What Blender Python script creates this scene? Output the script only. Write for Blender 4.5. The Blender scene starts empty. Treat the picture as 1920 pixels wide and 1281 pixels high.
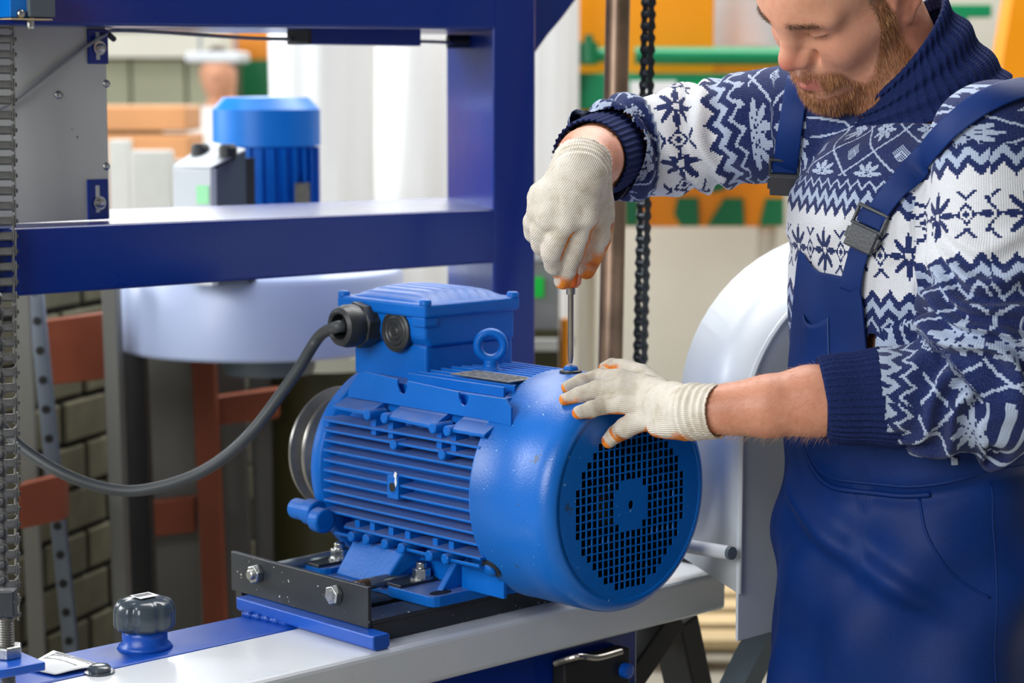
import bpy, bmesh, math, random
import numpy as np
from mathutils import Vector, Matrix
from mathutils.bvhtree import BVHTree
rnd = random.Random(7)
sc = bpy.context.scene
COL = sc.collection

# ------------------------------------------------------------------ camera
F = 4000.0; CX = 960.0; CY = 640.5
PITCH = math.atan((CY-160)/F)
CAM = np.array([0, 0, 1.5])
RT = np.array([1.0, 0, 0]); DR = np.array([0, math.cos(PITCH), -math.sin(PITCH)]); UP = np.array([0, math.sin(PITCH), math.cos(PITCH)])
cd = bpy.data.cameras.new('camera'); cam = bpy.data.objects.new('camera', cd); COL.objects.link(cam)
cam.location = CAM; cam.rotation_euler = (math.pi/2-PITCH, 0, 0)
cd.sensor_width = 36; cd.lens = F/1920*36; cd.clip_start = .05; cd.clip_end = 100
cd.dof.use_dof = True; cd.dof.focus_distance = 2.46; cd.dof.aperture_fstop = 5.0
sc.camera = cam
# ------------------------------------------------------------------ light
w = bpy.data.worlds.new('world'); sc.world = w; w.use_nodes = True
w.node_tree.nodes['Background'].inputs[0].default_value = (0.80, 0.90, 1.0, 1)
w.node_tree.nodes['Background'].inputs[1].default_value = 0.42
def area(name, loc, target, sx, sy, power, col=(1, 1, 1)):
    l = bpy.data.lights.new(name, 'AREA'); l.shape = 'RECTANGLE'; l.size = sx; l.size_y = sy; l.energy = power; l.color = col
    o = bpy.data.objects.new(name, l); COL.objects.link(o); o.location = loc
    o.rotation_euler = (Vector(target)-Vector(loc)).to_track_quat('-Z', 'Y').to_euler()
    return o
area('window_light', (-3.3, -1.7, 3.1), (0.1, 2.8, 1.15), 3.4, 2.4, 260, (0.97, 0.98, 1.0))
area('side_window_light', (-5.6, 4.6, 3.0), (0.0, 4.0, 1.2), 4.0, 2.6, 450, (0.95, 0.98, 1.0))
area('roof_light', (0.3, 5.2, 5.6), (0.1, 3.4, 0.8), 6.0, 2.6, 340, (1.0, 1.0, 1.0))
area('back_sheen_light', (0.5, 12.6, 3.9), (0.5, 2.0, 1.6), 10.0, 2.6, 480, (0.98, 0.99, 1.0))  # unseen lamp added for a grazing sheen on the crossbar top
area('hall_light', (2.0, 7.5, 6.2), (0.8, 8.0, 0.5), 8.0, 4.0, 330, (1.0, 0.99, 0.97))
sc.view_settings.view_transform = 'Standard'; sc.view_settings.look = 'None'
sc.view_settings.exposure = 0.0; sc.view_settings.gamma = 1; sc.view_settings.use_curve_mapping = False

# ------------------------------------------------------------------ geometry helpers
def P(x, y, d):
    return CAM + d*(DR + (x-CX)/F*RT - (y-CY)/F*UP)
_t = math.radians(46.5)
V = np.array([math.sin(_t), math.cos(_t), 0]); A = np.array([-math.cos(_t), math.sin(_t), 0]); Z = np.array([0, 0, 1.0])
O = P(1184, 947, 2.52)
AX = np.array([A, V, Z])
def L(a, v, z): return O + a*A + v*V + z*Z
def inv(x, y, **k):
    ray = P(x, y, 1)-CAM
    r = AX @ ray; o = AX @ (CAM-O)
    i = {'a': 0, 'v': 1, 'z': 2}[list(k)[0]]; val = list(k.values())[0]
    return o+(val-o[i])/r[i]*r
def hit(x, y, **k): return L(*inv(x, y, **k))
def lin(c): return tuple(((v/255)/12.92 if v/255 <= .04045 else ((v/255+.055)/1.055)**2.4) for v in c)

class MB:
    def __init__(s): s.v = []; s.f = []
    def add(s, vs, fs):
        n = len(s.v); s.v += [tuple(map(float, p)) for p in vs]; s.f += [tuple(i+n for i in f) for f in fs]; return s
    def box(s, lo, hi, fn=None):
        (x0, y0, z0), (x1, y1, z1) = lo, hi
        vs = [(x0,y0,z0),(x1,y0,z0),(x1,y1,z0),(x0,y1,z0),(x0,y0,z1),(x1,y0,z1),(x1,y1,z1),(x0,y1,z1)]
        if fn: vs = [fn(*p) for p in vs]
        return s.add(vs, [(0,3,2,1),(4,5,6,7),(0,1,5,4),(1,2,6,5),(2,3,7,6),(3,0,4,7)])
    def hexa(s, q):     # 8 corners bottom 4 + top 4
        return s.add(q, [(0,3,2,1),(4,5,6,7),(0,1,5,4),(1,2,6,5),(2,3,7,6),(3,0,4,7)])
    def prism(s, poly, vec):
        n = len(poly); poly = [np.asarray(p, float) for p in poly]
        vs = poly + [p+np.asarray(vec) for p in poly]
        fs = [tuple(range(n)), tuple(range(2*n-1, n-1, -1))]+[(i, (i+1) % n, (i+1) % n+n, i+n) for i in range(n)]
        return s.add(vs, fs)
    def lathe(s, base, axis, prof, n=32, start=0.0, caps=True):
        axis = np.asarray(axis, float); axis = axis/np.linalg.norm(axis)
        h = np.array([0, 0, 1.0]) if abs(axis[2]) < .9 else np.array([1.0, 0, 0])
        u = np.cross(axis, h); u /= np.linalg.norm(u); w_ = np.cross(axis, u)
        vs = []; fs = []
        for (r, t) in prof:
            for k in range(n):
                th = start+2*math.pi*k/n
                vs.append(np.asarray(base)+axis*t+r*(math.cos(th)*u+math.sin(th)*w_))
        m = len(prof)
        for j in range(m-1):
            for k in range(n):
                fs.append((j*n+k, j*n+(k+1) % n, (j+1)*n+(k+1) % n, (j+1)*n+k))
        if caps: fs.append(tuple(range(n-1, -1, -1))); fs.append(tuple(range((m-1)*n, m*n)))
        return s.add(vs, fs)
    def cyl(s, p0, p1, r, n=20, r1=None):
        p0 = np.asarray(p0, float); p1 = np.asarray(p1, float); l = np.linalg.norm(p1-p0)
        return s.lathe(p0, p1-p0, [(r, 0), (r if r1 is None else r1, l)], n)
    def tube(s, pts, r, n=10, caps=True):
        pts = [np.asarray(p, float) for p in pts]; rs = r if hasattr(r, '__len__') else [r]*len(pts)
        T = [pts[min(i+1, len(pts)-1)]-pts[max(i-1, 0)] for i in range(len(pts))]
        T = [t/np.linalg.norm(t) for t in T]
        h = np.array([0, 0, 1.0]) if abs(T[0][2]) < .9 else np.array([1.0, 0, 0])
        u = np.cross(T[0], h); u /= np.linalg.norm(u); vs = []; fs = []
        for p, t, rr in zip(pts, T, rs):
            u = u-t*(u@t); u /= np.linalg.norm(u); w_ = np.cross(t, u)
            vs += [p+rr*(math.cos(2*math.pi*k/n)*u+math.sin(2*math.pi*k/n)*w_) for k in range(n)]
        for j in range(len(pts)-1):
            for k in range(n): fs.append((j*n+k, j*n+(k+1) % n, (j+1)*n+(k+1) % n, (j+1)*n+k))
        if caps: fs.append(tuple(range(n-1, -1, -1))); fs.append(tuple(range((len(pts)-1)*n, len(pts)*n)))
        return s.add(vs, fs)
    def sphere(s, c, r, n=12, m=8, sc_=(1, 1, 1)):
        vs = []; fs = []
        for j in range(1, m):
            for k in range(n):
                a, b = math.pi*j/m, 2*math.pi*k/n
                vs.append(np.asarray(c)+r*np.array([math.sin(a)*math.cos(b)*sc_[0], math.sin(a)*math.sin(b)*sc_[1], math.cos(a)*sc_[2]]))
        vs += [np.asarray(c)+np.array([0, 0, r*sc_[2]]), np.asarray(c)-np.array([0, 0, r*sc_[2]])]
        for j in range(m-2):
            for k in range(n): fs.append((j*n+k, (j+1)*n+k, (j+1)*n+(k+1) % n, j*n+(k+1) % n))
        t = len(vs)-2
        for k in range(n): fs.append((t, k, (k+1) % n)); fs.append((t+1, (m-2)*n+(k+1) % n, (m-2)*n+k))
        return s.add(vs, fs)
def spline(pts, n=6):
    pts = [np.asarray(p, float) for p in pts]; q = [2*pts[0]-pts[1]]+pts+[2*pts[-1]-pts[-2]]; out = []
    for i in range(1, len(q)-2):
        for k in range(n):
            t = k/n; a, b, c, d = q[i-1], q[i], q[i+1], q[i+2]
            out.append(.5*((2*b)+(c-a)*t+(2*a-5*b+4*c-d)*t*t+(-a+3*b-3*c+d)*t**3))
    out.append(pts[-1]); return out
def empty(name, loc, label, cat, group=None):
    o = bpy.data.objects.new(name, None); COL.objects.link(o); o.location = loc; o.empty_display_size = .05
    o['label'] = label; o['category'] = cat
    if group: o['group'] = group
    return o
WORLD = {}
def origin(o):
    v = np.zeros(3)
    while o is not None: v = v+np.array(o.location); o = o.parent
    return v
def obj(name, mb, mat, parent=None, label=None, cat=None, group=None, kind=None, bevel=0, seg=2, smooth=False, base=None, auto=None, solid=0, fix=True, sub=0):
    me = bpy.data.meshes.new(name)
    if isinstance(mb, MB): vs, fs = np.array(mb.v), mb.f
    else: vs, fs = np.asarray(mb[0], float), mb[1]
    if base is None: base = origin(parent) if parent is not None else np.array([vs[:, 0].mean(), vs[:, 1].mean(), vs[:, 2].min()])
    loc = np.asarray(base)-(origin(parent) if parent is not None else 0)
    fs = fs.tolist() if isinstance(fs, np.ndarray) else fs
    me.from_pydata((vs-base).tolist(), [], fs)
    if fix:
        b = bmesh.new(); b.from_mesh(me); bmesh.ops.recalc_face_normals(b, faces=b.faces); b.to_mesh(me); b.free()
    if smooth: me.shade_smooth()
    if auto is not None:
        me.shade_smooth()
        b = bmesh.new(); b.from_mesh(me)
        for e in b.edges:
            if len(e.link_faces) == 2 and e.calc_face_angle(0) > math.radians(auto): e.smooth = False
        b.to_mesh(me); b.free()
    if mat: me.materials.append(mat)
    o = bpy.data.objects.new(name, me); COL.objects.link(o); o.location = loc
    if parent is not None: o.parent = parent
    if solid: m = o.modifiers.new('solid', 'SOLIDIFY'); m.thickness = solid; m.offset = -1
    if bevel:
        m = o.modifiers.new('bevel', 'BEVEL'); m.width = bevel; m.segments = seg; m.limit_method = 'ANGLE'; m.angle_limit = math.radians(35)
    if sub: m = o.modifiers.new('sub', 'SUBSURF'); m.levels = sub; m.render_levels = sub
    if label: o['label'] = label
    if cat: o['category'] = cat
    if group: o['group'] = group
    if kind: o['kind'] = kind
    return o
def share(src, parent, offset, name=None):
    c = src.copy(); COL.objects.link(c); c.parent = parent; c.location = Vector(src.location)+Vector(offset); return c

# ------------------------------------------------------------------ materials
class S:
    """tiny expression wrapper over math nodes"""
    nt = None
    def __init__(s, sock): s.s = sock
    @staticmethod
    def m(op, *a):
        n = S.nt.nodes.new('ShaderNodeMath'); n.operation = op
        for i, x in enumerate(a):
            if isinstance(x, S): S.nt.links.new(x.s, n.inputs[i])
            else: n.inputs[i].default_value = float(x)
        return S(n.outputs[0])
    def __add__(a, b): return S.m('ADD', a, b)
    __radd__ = __add__
    def __sub__(a, b): return S.m('SUBTRACT', a, b)
    def __rsub__(a, b): return S.m('SUBTRACT', b, a)
    def __mul__(a, b): return S.m('MULTIPLY', a, b)
    __rmul__ = __mul__
    def __truediv__(a, b): return S.m('DIVIDE', a, b)
    def __lt__(a, b): return S.m('LESS_THAN', a, b)
    def __gt__(a, b): return S.m('GREATER_THAN', a, b)
    def abs(a): return S.m('ABSOLUTE', a)
    def floor(a): return S.m('FLOOR', a)
    def fract(a): return S.m('FRACT', a)
    def cos(a): return S.m('COSINE', a)
    def sin(a): return S.m('SINE', a)
    def sqrt(a): return S.m('SQRT', a)
    def ping(a, b): return S.m('PINGPONG', a, b)
    def max(a, b): return S.m('MAXIMUM', a, b)
    def min(a, b): return S.m('MINIMUM', a, b)
def newmat(name):
    m = bpy.data.materials.new(name); m.use_nodes = True; nt = m.node_tree; S.nt = nt
    return m, nt, nt.nodes['Principled BSDF']
def noise(nt, scale, detail=4, rough=.5, coord='Object', dim=None):
    tc = nt.nodes.new('ShaderNodeTexCoord'); n = nt.nodes.new('ShaderNodeTexNoise'); n.inputs['Scale'].default_value = scale
    n.inputs['Detail'].default_value = detail; n.inputs['Roughness'].default_value = rough
    src = tc.outputs[coord]
    if dim:
        mp = nt.nodes.new('ShaderNodeMapping'); mp.inputs['Scale'].default_value = dim; nt.links.new(src, mp.inputs[0]); src = mp.outputs[0]
    nt.links.new(src, n.inputs['Vector']); return n.outputs['Fac']
def ramp(nt, fac, stops):
    r = nt.nodes.new('ShaderNodeValToRGB'); e = r.color_ramp.elements
    while len(e) < len(stops): e.new(.5)
    for k, (p, c) in enumerate(stops): e[k].position = p; e[k].color = (*c, 1) if len(c) == 3 else c
    nt.links.new(fac, r.inputs[0]); return r.outputs[0]
def mixc(nt, fac, a, b):
    n = nt.nodes.new('ShaderNodeMix'); n.data_type = 'RGBA'
    if isinstance(fac, S): fac = fac.s
    if isinstance(fac, (int, float)): n.inputs[0].default_value = fac
    else: nt.links.new(fac, n.inputs[0])
    for i, c in ((6, a), (7, b)):
        if isinstance(c, tuple): n.inputs[i].default_value = (*c[:3], 1)
        else: nt.links.new(c, n.inputs[i])
    return n.outputs[2]
def bump(nt, bs, h, strength, dist):
    b = nt.nodes.new('ShaderNodeBump'); b.inputs['Strength'].default_value = strength; b.inputs['Distance'].default_value = dist
    nt.links.new(h.s if isinstance(h, S) else h, b.inputs['Height']); nt.links.new(b.outputs[0], bs.inputs['Normal'])
def attr(nt, name):
    a = nt.nodes.new('ShaderNodeAttribute'); a.attribute_name = name; return a
def paint(name, col, rough=.4, metal=0, var=.12, scale=6, bumpy=0, bscale=200, coat=0, crough=.06, speck=None, dust=None, spec=.5, wear=None):
    m, nt, bs = newmat(name); c = lin(col)
    n = noise(nt, scale, 5, .6)
    d = tuple(x*(1-var) for x in c); b = tuple(min(1, x*(1+var)+.002) for x in c)
    out = ramp(nt, n, [(.3, d), (.7, b)])
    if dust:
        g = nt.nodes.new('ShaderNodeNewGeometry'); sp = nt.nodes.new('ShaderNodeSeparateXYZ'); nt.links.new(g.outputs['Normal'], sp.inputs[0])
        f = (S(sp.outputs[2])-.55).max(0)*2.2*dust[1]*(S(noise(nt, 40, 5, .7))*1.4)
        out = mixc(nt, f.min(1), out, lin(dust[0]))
    if wear:
        f = S(noise(nt, wear[1], 6, .65)) > wear[2]
        out = mixc(nt, f, out, lin(wear[0]))
    if speck:
        f = S(noise(nt, speck[1], 2, .5)) > speck[2]
        out = mixc(nt, f, out, lin(speck[0]))
    nt.links.new(out, bs.inputs['Base Color'])
    bs.inputs['Metallic'].default_value = metal; bs.inputs['Specular IOR Level'].default_value = spec
    r = S(noise(nt, scale*4, 4, .6))*.16+(rough-.08); nt.links.new(r.s, bs.inputs['Roughness'])
    if coat: bs.inputs['Coat Weight'].default_value = coat; bs.inputs['Coat Roughness'].default_value = crough
    if bumpy: bump(nt, bs, noise(nt, bscale, 3, .5), bumpy, .001)
    return m
M = dict(
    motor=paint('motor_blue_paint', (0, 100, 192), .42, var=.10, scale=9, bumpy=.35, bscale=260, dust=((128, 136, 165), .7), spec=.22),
    cover=paint('fan_cover_blue_paint', (0, 104, 198), .33, spec=.55, var=.07, scale=7, bumpy=.25, bscale=420, speck=((130, 180, 222), 190, .735), wear=((44, 84, 130), 24, .675)),
    navy=paint('navy_frame_paint', (0, 44, 136), .30, var=.06, scale=3, coat=.6, spec=.12, crough=.2),
    beamblue=paint('beam_blue_paint', (4, 72, 172), .38, var=.14, scale=6, bumpy=.12, bscale=90, spec=.4),
    barblue=paint('bar_blue_paint', (4, 78, 178), .33, var=.08, bumpy=.2),
    white=paint('white_beam_paint', (208, 212, 216), .30, var=.05, scale=4, bumpy=.08, bscale=50, coat=.15, wear=((150, 140, 125), 12, .73)),
    whitesheet=paint('white_sheet_steel', (204, 210, 216), .38, var=.04, scale=3, wear=((165, 160, 150), 9, .74)),
    lilac=paint('pale_lilac_paint', (176, 190, 224), .34, var=.03),
    panel=paint('grey_panel_paint', (196, 198, 194), .45, var=.04, scale=3, speck=((90, 92, 95), 60, .79)),
    black=paint('black_steel', (38, 42, 46), .42, var=.2, scale=12, bumpy=.3, bscale=300, speck=((190, 190, 185), 150, .72)),
    rubber=paint('black_rubber', (40, 43, 45), .45, var=.15, bumpy=.2, bscale=200),
    cable=paint('grey_rubber_cable', (66, 70, 72), .5, var=.12, bumpy=.25, bscale=150),
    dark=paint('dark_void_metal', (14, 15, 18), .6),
    zinc=paint('zinc_steel', (190, 192, 190), .30, metal=1, var=.2, scale=60, bumpy=.3, bscale=300),
    rod=paint('zinc_rod', (150, 158, 160), .42, metal=.8, var=.25, scale=30, bumpy=.4, bscale=200, wear=((120, 95, 70), 30, .62)),
    steel=paint('brushed_steel', (165, 160, 152), .32, metal=1, var=.15, scale=20),
    pulley=paint('cast_pulley', (120, 118, 112), .34, metal=.6, var=.2, scale=25),
    chain=paint('oiled_chain_steel', (118, 118, 116), .34, metal=.45, var=.35, scale=50, bumpy=.3),
    chainblk=paint('black_chain_steel', (52, 56, 60), .42, metal=.6, var=.3, scale=50),
    post=paint('rusty_brown_pipe', (128, 104, 84), .38, metal=.5, var=.3, scale=14),
    plate=paint('aluminium_nameplate', (150, 148, 138), .35, metal=.7, var=.25, scale=60),
    paper=paint('white_paper', (235, 236, 238), .6, var=.02),
    ink=paint('black_ink', (35, 35, 38), .6, var=.05),
    knob=paint('charcoal_plastic', (60, 70, 78), .25, var=.1, bumpy=.15, bscale=200, coat=.2),
    orange=paint('orange_paint', (240, 150, 8), .35, var=.05, scale=2),
    orangelow=paint('orange_sign_paint', (232, 138, 6), .4, var=.04, scale=2),
    green=paint('green_paint', (0, 132, 84), .35, var=.08, scale=2),
    darkgreen=paint('dark_green_print', (0, 104, 62), .4, var=.05, scale=2),
    sticker=paint('green_sticker', (0, 205, 70), .5, var=.05),
    mint=paint('mint_sticker', (150, 225, 170), .5, var=.05),
    offwhite=paint('offwhite_wall_paint', (206, 204, 192), .6, var=.06, scale=1.2, bumpy=.1, bscale=20),
    farwall=paint('far_wall_paint', (150, 152, 128), .7, var=.15, scale=1.0),
    floor=paint('concrete_floor', (150, 145, 132), .7, var=.15, scale=2, bumpy=.2, bscale=30),
    cloth=paint('white_filter_cloth', (236, 238, 240), .8, var=.02, scale=4),
    lightblue=paint('light_blue_paint', (0, 120, 215), .35, var=.05),
    boxgrey=paint('pale_grey_plastic', (200, 206, 212), .4, var=.03),
    boxdark=paint('slate_grey_plastic', (84, 96, 104), .45, var=.05),
    wood=paint('pale_wood', (190, 134, 86), .6, var=.14, scale=5),
    woodred=paint('red_brown_wood', (128, 60, 30), .6, var=.2, scale=5),  # wood tone lowered to imitate shade on the low boards
    woodpale=paint('pallet_wood', (196, 172, 130), .65, var=.18, scale=6),
    brick=paint('pale_block', (98, 95, 74), .85, var=.2, scale=14, bumpy=.6, bscale=60),  # pale blocks darkened to carry the shade at the lower left
    mortar=paint('dark_mortar', (36, 34, 26), .9, var=.2, scale=14),
    slot=paint('grey_strut_steel', (112, 122, 134), .4, metal=.2, var=.1),
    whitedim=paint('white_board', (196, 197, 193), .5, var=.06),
    slab=paint('shaded_slab', (104, 104, 98), .6, var=.08),  # darker copy of the white board colour, with the lower-left shade painted in
    olive=paint('olive_steel', (52, 50, 16), .5, var=.1),
    hall=paint('hall_wall_paint', (120, 122, 122), .8, var=.05, scale=1),
    greylow=paint('grey_cabinet_paint', (140, 142, 144), .45, var=.05),
)
# ------------------------------------------------------------------ setting
def structure(name, mb, mat, **k): return obj(name, mb, mat, kind='structure', **k)
structure('floor', MB().box((-9, -4.2, -.1), (9, 14, 0)), M['floor'])
structure('wall_back', MB().box((-9, 13.2, 0), (9, 13.4, 7)), M['farwall'])
structure('wall_left', MB().box((-6.2, -4, 0), (-6, 13.2, 7)), M['hall'])
structure('wall_front', MB().box((-6.2, -4.2, 0), (6.6, -4, 7)), M['hall'])
structure('wall_side', MB().box((6.4, -4, 0), (6.6, 13.2, 7)), M['hall'])
structure('shade_partition', MB().box((-3.4, 2.72, 0), (-.92, 2.80, 1.22)), M['offwhite'])  # unseen partition added to keep light off the lower-left clutter
structure('ceiling', MB().box((-6.2, -4.2, 7), (6.6, 13.4, 7.2)), M['hall'])
X0 = P(998, 500, 7.3)[0]
structure('wall_middle', MB().box((X0, 7.3, 0), (5.5, 7.42, 4.2)), M['offwhite'])
for k, xx in enumerate((X0+.9, X0+2.0, X0+3.1)):
    structure('trim_%d' % (k+1), MB().box((xx, 7.285, 0), (xx+.03, 7.30, 4.2)), M['offwhite'])

# ------------------------------------------------------------------ machine bed beam (white box beam beside a blue tube)
bed = empty('machine_bed', L(.2, -.4, -.98), 'long white steel bed beam with a blue rear strip, under the motor', 'beam')
obj('white_beam', MB().box((.158, -1.0, -.216), (.316, .358, -.162), L), M['white'], bed, bevel=.007, seg=3)
obj('blue_tube', MB().box((.317, -1.0, -.228), (.411, .19, -.1625), L), M['beamblue'], bed, bevel=.004)
obj('lower_rail', MB().box((.185, -1.0, -.33), (.275, .21, -.2165), L), M['navy'], bed, bevel=.004)
for q in ((1298, 1188, 1322, 1300), (1262, 1178, 1176, 1300)):
    p0, p1 = hit(q[0], q[1], a=.22), hit(q[2], q[3], a=.22)
    dz = (p1-p0); dz = dz/np.linalg.norm(dz); p1 = p0+dz*(p0[2]/max(-dz[2], .1)); p0 = p0-dz*.02
    n_ = np.cross(dz, A); n_ /= np.linalg.norm(n_); hw = .019
    obj('leg', MB().hexa([p1-n_*hw, p1+n_*hw, p1+n_*hw+A*.06, p1-n_*hw+A*.06, p0-n_*hw, p0+n_*hw, p0+n_*hw+A*.06, p0-n_*hw+A*.06]), M['dark'], bed, bevel=.003)
for vv in (-.9, -.2):
    obj('leg', MB().box((.16, vv-.04, -1.007), (.24, vv+.04, -.32), L), M['dark'], bed, bevel=.003)
bp = hit(1175, 1258, a=.155)
obj('hub_bracket', MB().box((.16, .05, -.32), (.184, .17, -.235), L), M['dark'], bed, bevel=.003)
obj('bolt', MB().lathe(bp, -A, [(.010, -.006), (.010, .004), (.006, .006)], 12), M['barblue'], bed)
obj('grease_pipe', MB().tube(spline([hit(1040, 1245, a=.158), hit(1085, 1232, a=.128), hit(1120, 1234, a=.128), hit(1165, 1222, a=.13)]), .004, 8), M['steel'], bed)

# bolt head on the white beam, paper, knob
bb = L(*inv(187, 1262, z=-.162))
o_ = obj('beam_bolt', MB().lathe(bb, Z, [(.017, 0), (.017, .002), (.0125, .0022), (.0125, .007), (.010, .009), (.004, .0095)], 20), M['knob'], auto=40,
         label='small grey hexagon bolt head on the white beam by the paper label', cat='bolt')
kb = hit(272, 1213, z=-.162)
kn = empty('clamp_knob', kb, 'charcoal lobed plastic knob with a small label, on the blue strip', 'knob')
obj('neck', MB().lathe(kb, Z, [(.033, -.001), (.030, .004), (.0265, .007), (.0265, .016), (.025, .024)], 32), M['barblue'], kn, smooth=True)
def lobed(base, r, h, n=7):
    m = MB(); N = 112; rows = [(0.80, 0), (.97, .002), (1, .006), (1, h-.012), (.96, h-.005), (.86, h), (.55, h+.003), (.2, h+.0045)]
    vs = []
    for (f, t) in rows:
        for k in range(N):
            th = 2*math.pi*k/N; lob = 1-.10*max(0, math.cos(n*th))**2*(1 if f > .7 else .2)
            rr = r*f*lob; vs.append(base+np.array([rr*math.cos(th), rr*math.sin(th), t]))
    fs = [(j*N+k, j*N+(k+1) % N, (j+1)*N+(k+1) % N, (j+1)*N+k) for j in range(len(rows)-1) for k in range(N)]
    fs += [tuple(range(N)), tuple(range((len(rows)-1)*N, len(rows)*N))]
    return m.add(vs, fs)
obj('grip', lobed(kb+Z*.022, .036, .034), M['knob'], kn, auto=60)
lc = kb+Z*(.022+.0395)
obj('label', MB().box((-.014, -.012, 0), (.014, .016, .0006), lambda a, v, z: lc+a*V*.9-v*A*.8+Z*z), M['paper'], kn, label='white label on top of the knob')
m = MB()
for k in range(9): m.box((-.012+k*.0026, -.008, .0006), (-.012+k*.0026+.0011, .006, .0009), lambda a, v, z: lc+a*V*.9-v*A*.8+Z*z)
obj('print', m, M['ink'], kn)
# paper tag with bar code
pt = np.array([hit(78, 1225+9, z=-.143), hit(103, 1221, z=-.142), hit(200, 1247, z=-.1445), hit(108, 1266, z=-.1485), hit(40, 1254, z=-.1485)])
tag = empty('paper_tag', pt.mean(0)-Z*.003, 'creased white paper tag printed with a bar code, lying on the blue strip', 'label')
c0, c1, c2, c3 = hit(42, 1253, z=-.1605), hit(104, 1266, z=-.1605), hit(201, 1246, z=-.158), hit(100, 1220, z=-.155)
def pg(s, t, h=0):
    p = (c0*(1-s)+c3*s)*(1-t)+(c1*(1-s)+c2*s)*t
    return p+Z*(.004*math.sin(math.pi*s)*math.sin(math.pi*t)+.0035*math.sin(3*s+1)*t*s+h)
N = 12
obj('sheet', MB().add([pg(i/N, j/N) for j in range(N+1) for i in range(N+1)], [(j*(N+1)+i, j*(N+1)+i+1, (j+1)*(N+1)+i+1, (j+1)*(N+1)+i) for j in range(N) for i in range(N)]), M['paper'], tag, smooth=True, solid=.0004)
m = MB(); t = .10; rr = random.Random(3)
while t < .86:
    w_ = rr.choice((.006, .010, .018)); m.add([pg(.50, t, .0006), pg(.82, t, .0006), pg(.82, t+w_, .0006), pg(.50, t+w_, .0006)], [(0, 1, 2, 3)]); t += w_+rr.choice((.008, .012, .018))
obj('bar_code', m, M['ink'], tag)
SEG = {'0': 'abcdef', '1': 'bc', '2': 'abged', '3': 'abgcd', '4': 'fgbc', '5': 'afgcd'}
SG = {'a': ((0, 1), (1, 1)), 'b': ((1, 1), (1, .5)), 'c': ((1, .5), (1, 0)), 'd': ((0, 0), (1, 0)), 'e': ((0, 0), (0, .5)), 'f': ((0, .5), (0, 1)), 'g': ((0, .5), (1, .5))}
m = MB()
for i, ch in enumerate('3000010000345'):
    t0 = .10+i*.062
    for sgm in SEG[ch]:
        (x0, y0), (x1, y1) = SG[sgm]; e = .006
        q = [(.87+y0*.07-e, t0+x0*.034-e), (.87+y1*.07+e, t0+x0*.034-e if x0 == x1 else t0+x1*.034+e), (.87+y1*.07+e, t0+x1*.034+e), (.87+y0*.07-e, t0+x1*.034+e)]
        q = [(.87+min(y0, y1)*.07-e, t0+min(x0, x1)*.034-e), (.87+max(y0, y1)*.07+e, t0+min(x0, x1)*.034-e), (.87+max(y0, y1)*.07+e, t0+max(x0, x1)*.034+e), (.87+min(y0, y1)*.07-e, t0+max(x0, x1)*.034+e)]
        m.add([pg(s_, t_, .0007) for s_, t_ in q], [(0, 1, 2, 3)])
obj('digits', m, M['ink'], tag)

# ------------------------------------------------------------------ slide base
zb = inv(697, 1178, v=-.238)[2]; zt = inv(697, 1100, v=-.238)[2]; aR = inv(697, 1100, v=-.238)[0]; aL = inv(440, 1033, v=-.238)[0]
base = empty('motor_slide_base', L(.3, -.1, -.15), 'black steel slide base with two hexagon nuts, on a blue bar under the motor', 'motor base')
obj('end_plate', MB().box((aR, -.244, zb), (aL, -.238, zt), L), M['black'], base, bevel=.0012, label='black upright end plate with paint specks')
BZ = -.134
m = MB()
for (a0, a1, v0, v1) in ((aR, aR+.05, -.237, .11), (aR+.066, aR+.16, -.237, .11), (aR+.176, aL, -.237, .11), (aR+.05, aR+.066, -.237, -.205), (aR+.05, aR+.066, -.05, .11), (aR+.16, aR+.176, -.237, -.205), (aR+.16, aR+.176, -.05, .11)):
    m.box((a0, v0, BZ-.006), (a1, v1, BZ), L)
obj('slotted_plate', m, M['black'], base, bevel=.001)
obj('side_rail', MB().box((aR, -.237, -.1615), (aR+.012, .11, BZ-.006), L).box((aL-.012, -.237, -.1615), (aL, .11, BZ-.006), L), M['black'], base)
def hexnut(c, ax, r, h, mat, par, name='nut', bore=.45, stud=.004):
    m = MB().lathe(c, ax, [(r*.90, 0), (r, h*.10), (r, h*.85), (r*.88, h), (r*.60, h)], 6, start=.3)
    o = obj(name, m, mat, par, bevel=.0005)
    s_ = obj('stud', MB().lathe(c, ax, [(r*.52, h*.9), (r*.52, h+stud*.8), (r*.42, h+stud)], 16), M['zinc'], o)
    return o
for px_, py_ in ((477, 1077), (624, 1116)):
    a_, v_, z_ = inv(px_, py_, v=-.25)
    hexnut(L(a_, -.244, z_), -V, .0125, .010, M['zinc'], base, stud=.005 if px_ < 500 else .001)
rodz = inv(745, 1085, v=-.17)[2]
for (x1, y1, vz, n_) in ((772, 1077, -.09, 0), (622, 1043, -.10, 1)):
    e = inv(x1, y1, v=vz)
    obj('adjusting_rod', MB().tube([L(e[0], -.237, e[2]-.002), L(e[0], vz, e[2]), L(e[0], vz+.004, e[2])], [.0075, .0075, .004], 14), M['rod'], base, smooth=True)
bar = MB()
a0 = inv(700, 1214, v=-.262)[0]
pf = [(-.258, -.1618), (-.240, -.1618), (-.236, -.158), (-.236, zb-.001), (-.240, zb), (-.262, zb), (-.262, -.158)]
bar.prism([L(a0, v, z) for v, z in pf], A*.268)
o_ = obj('mounting_bar', bar, M['barblue'], base, bevel=.002, label='bright blue square bar under the black plate')
w0 = hit(458, 1154, z=-.162); w1 = hit(542, 1173, z=-.162)
m = MB()
for k in range(16): m.sphere(w0+(w1-w0)*k/15+Z*.0015, .0035+.001*(k % 3), 8, 6)
obj('weld', m, M['beamblue'], base, smooth=True)

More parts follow.
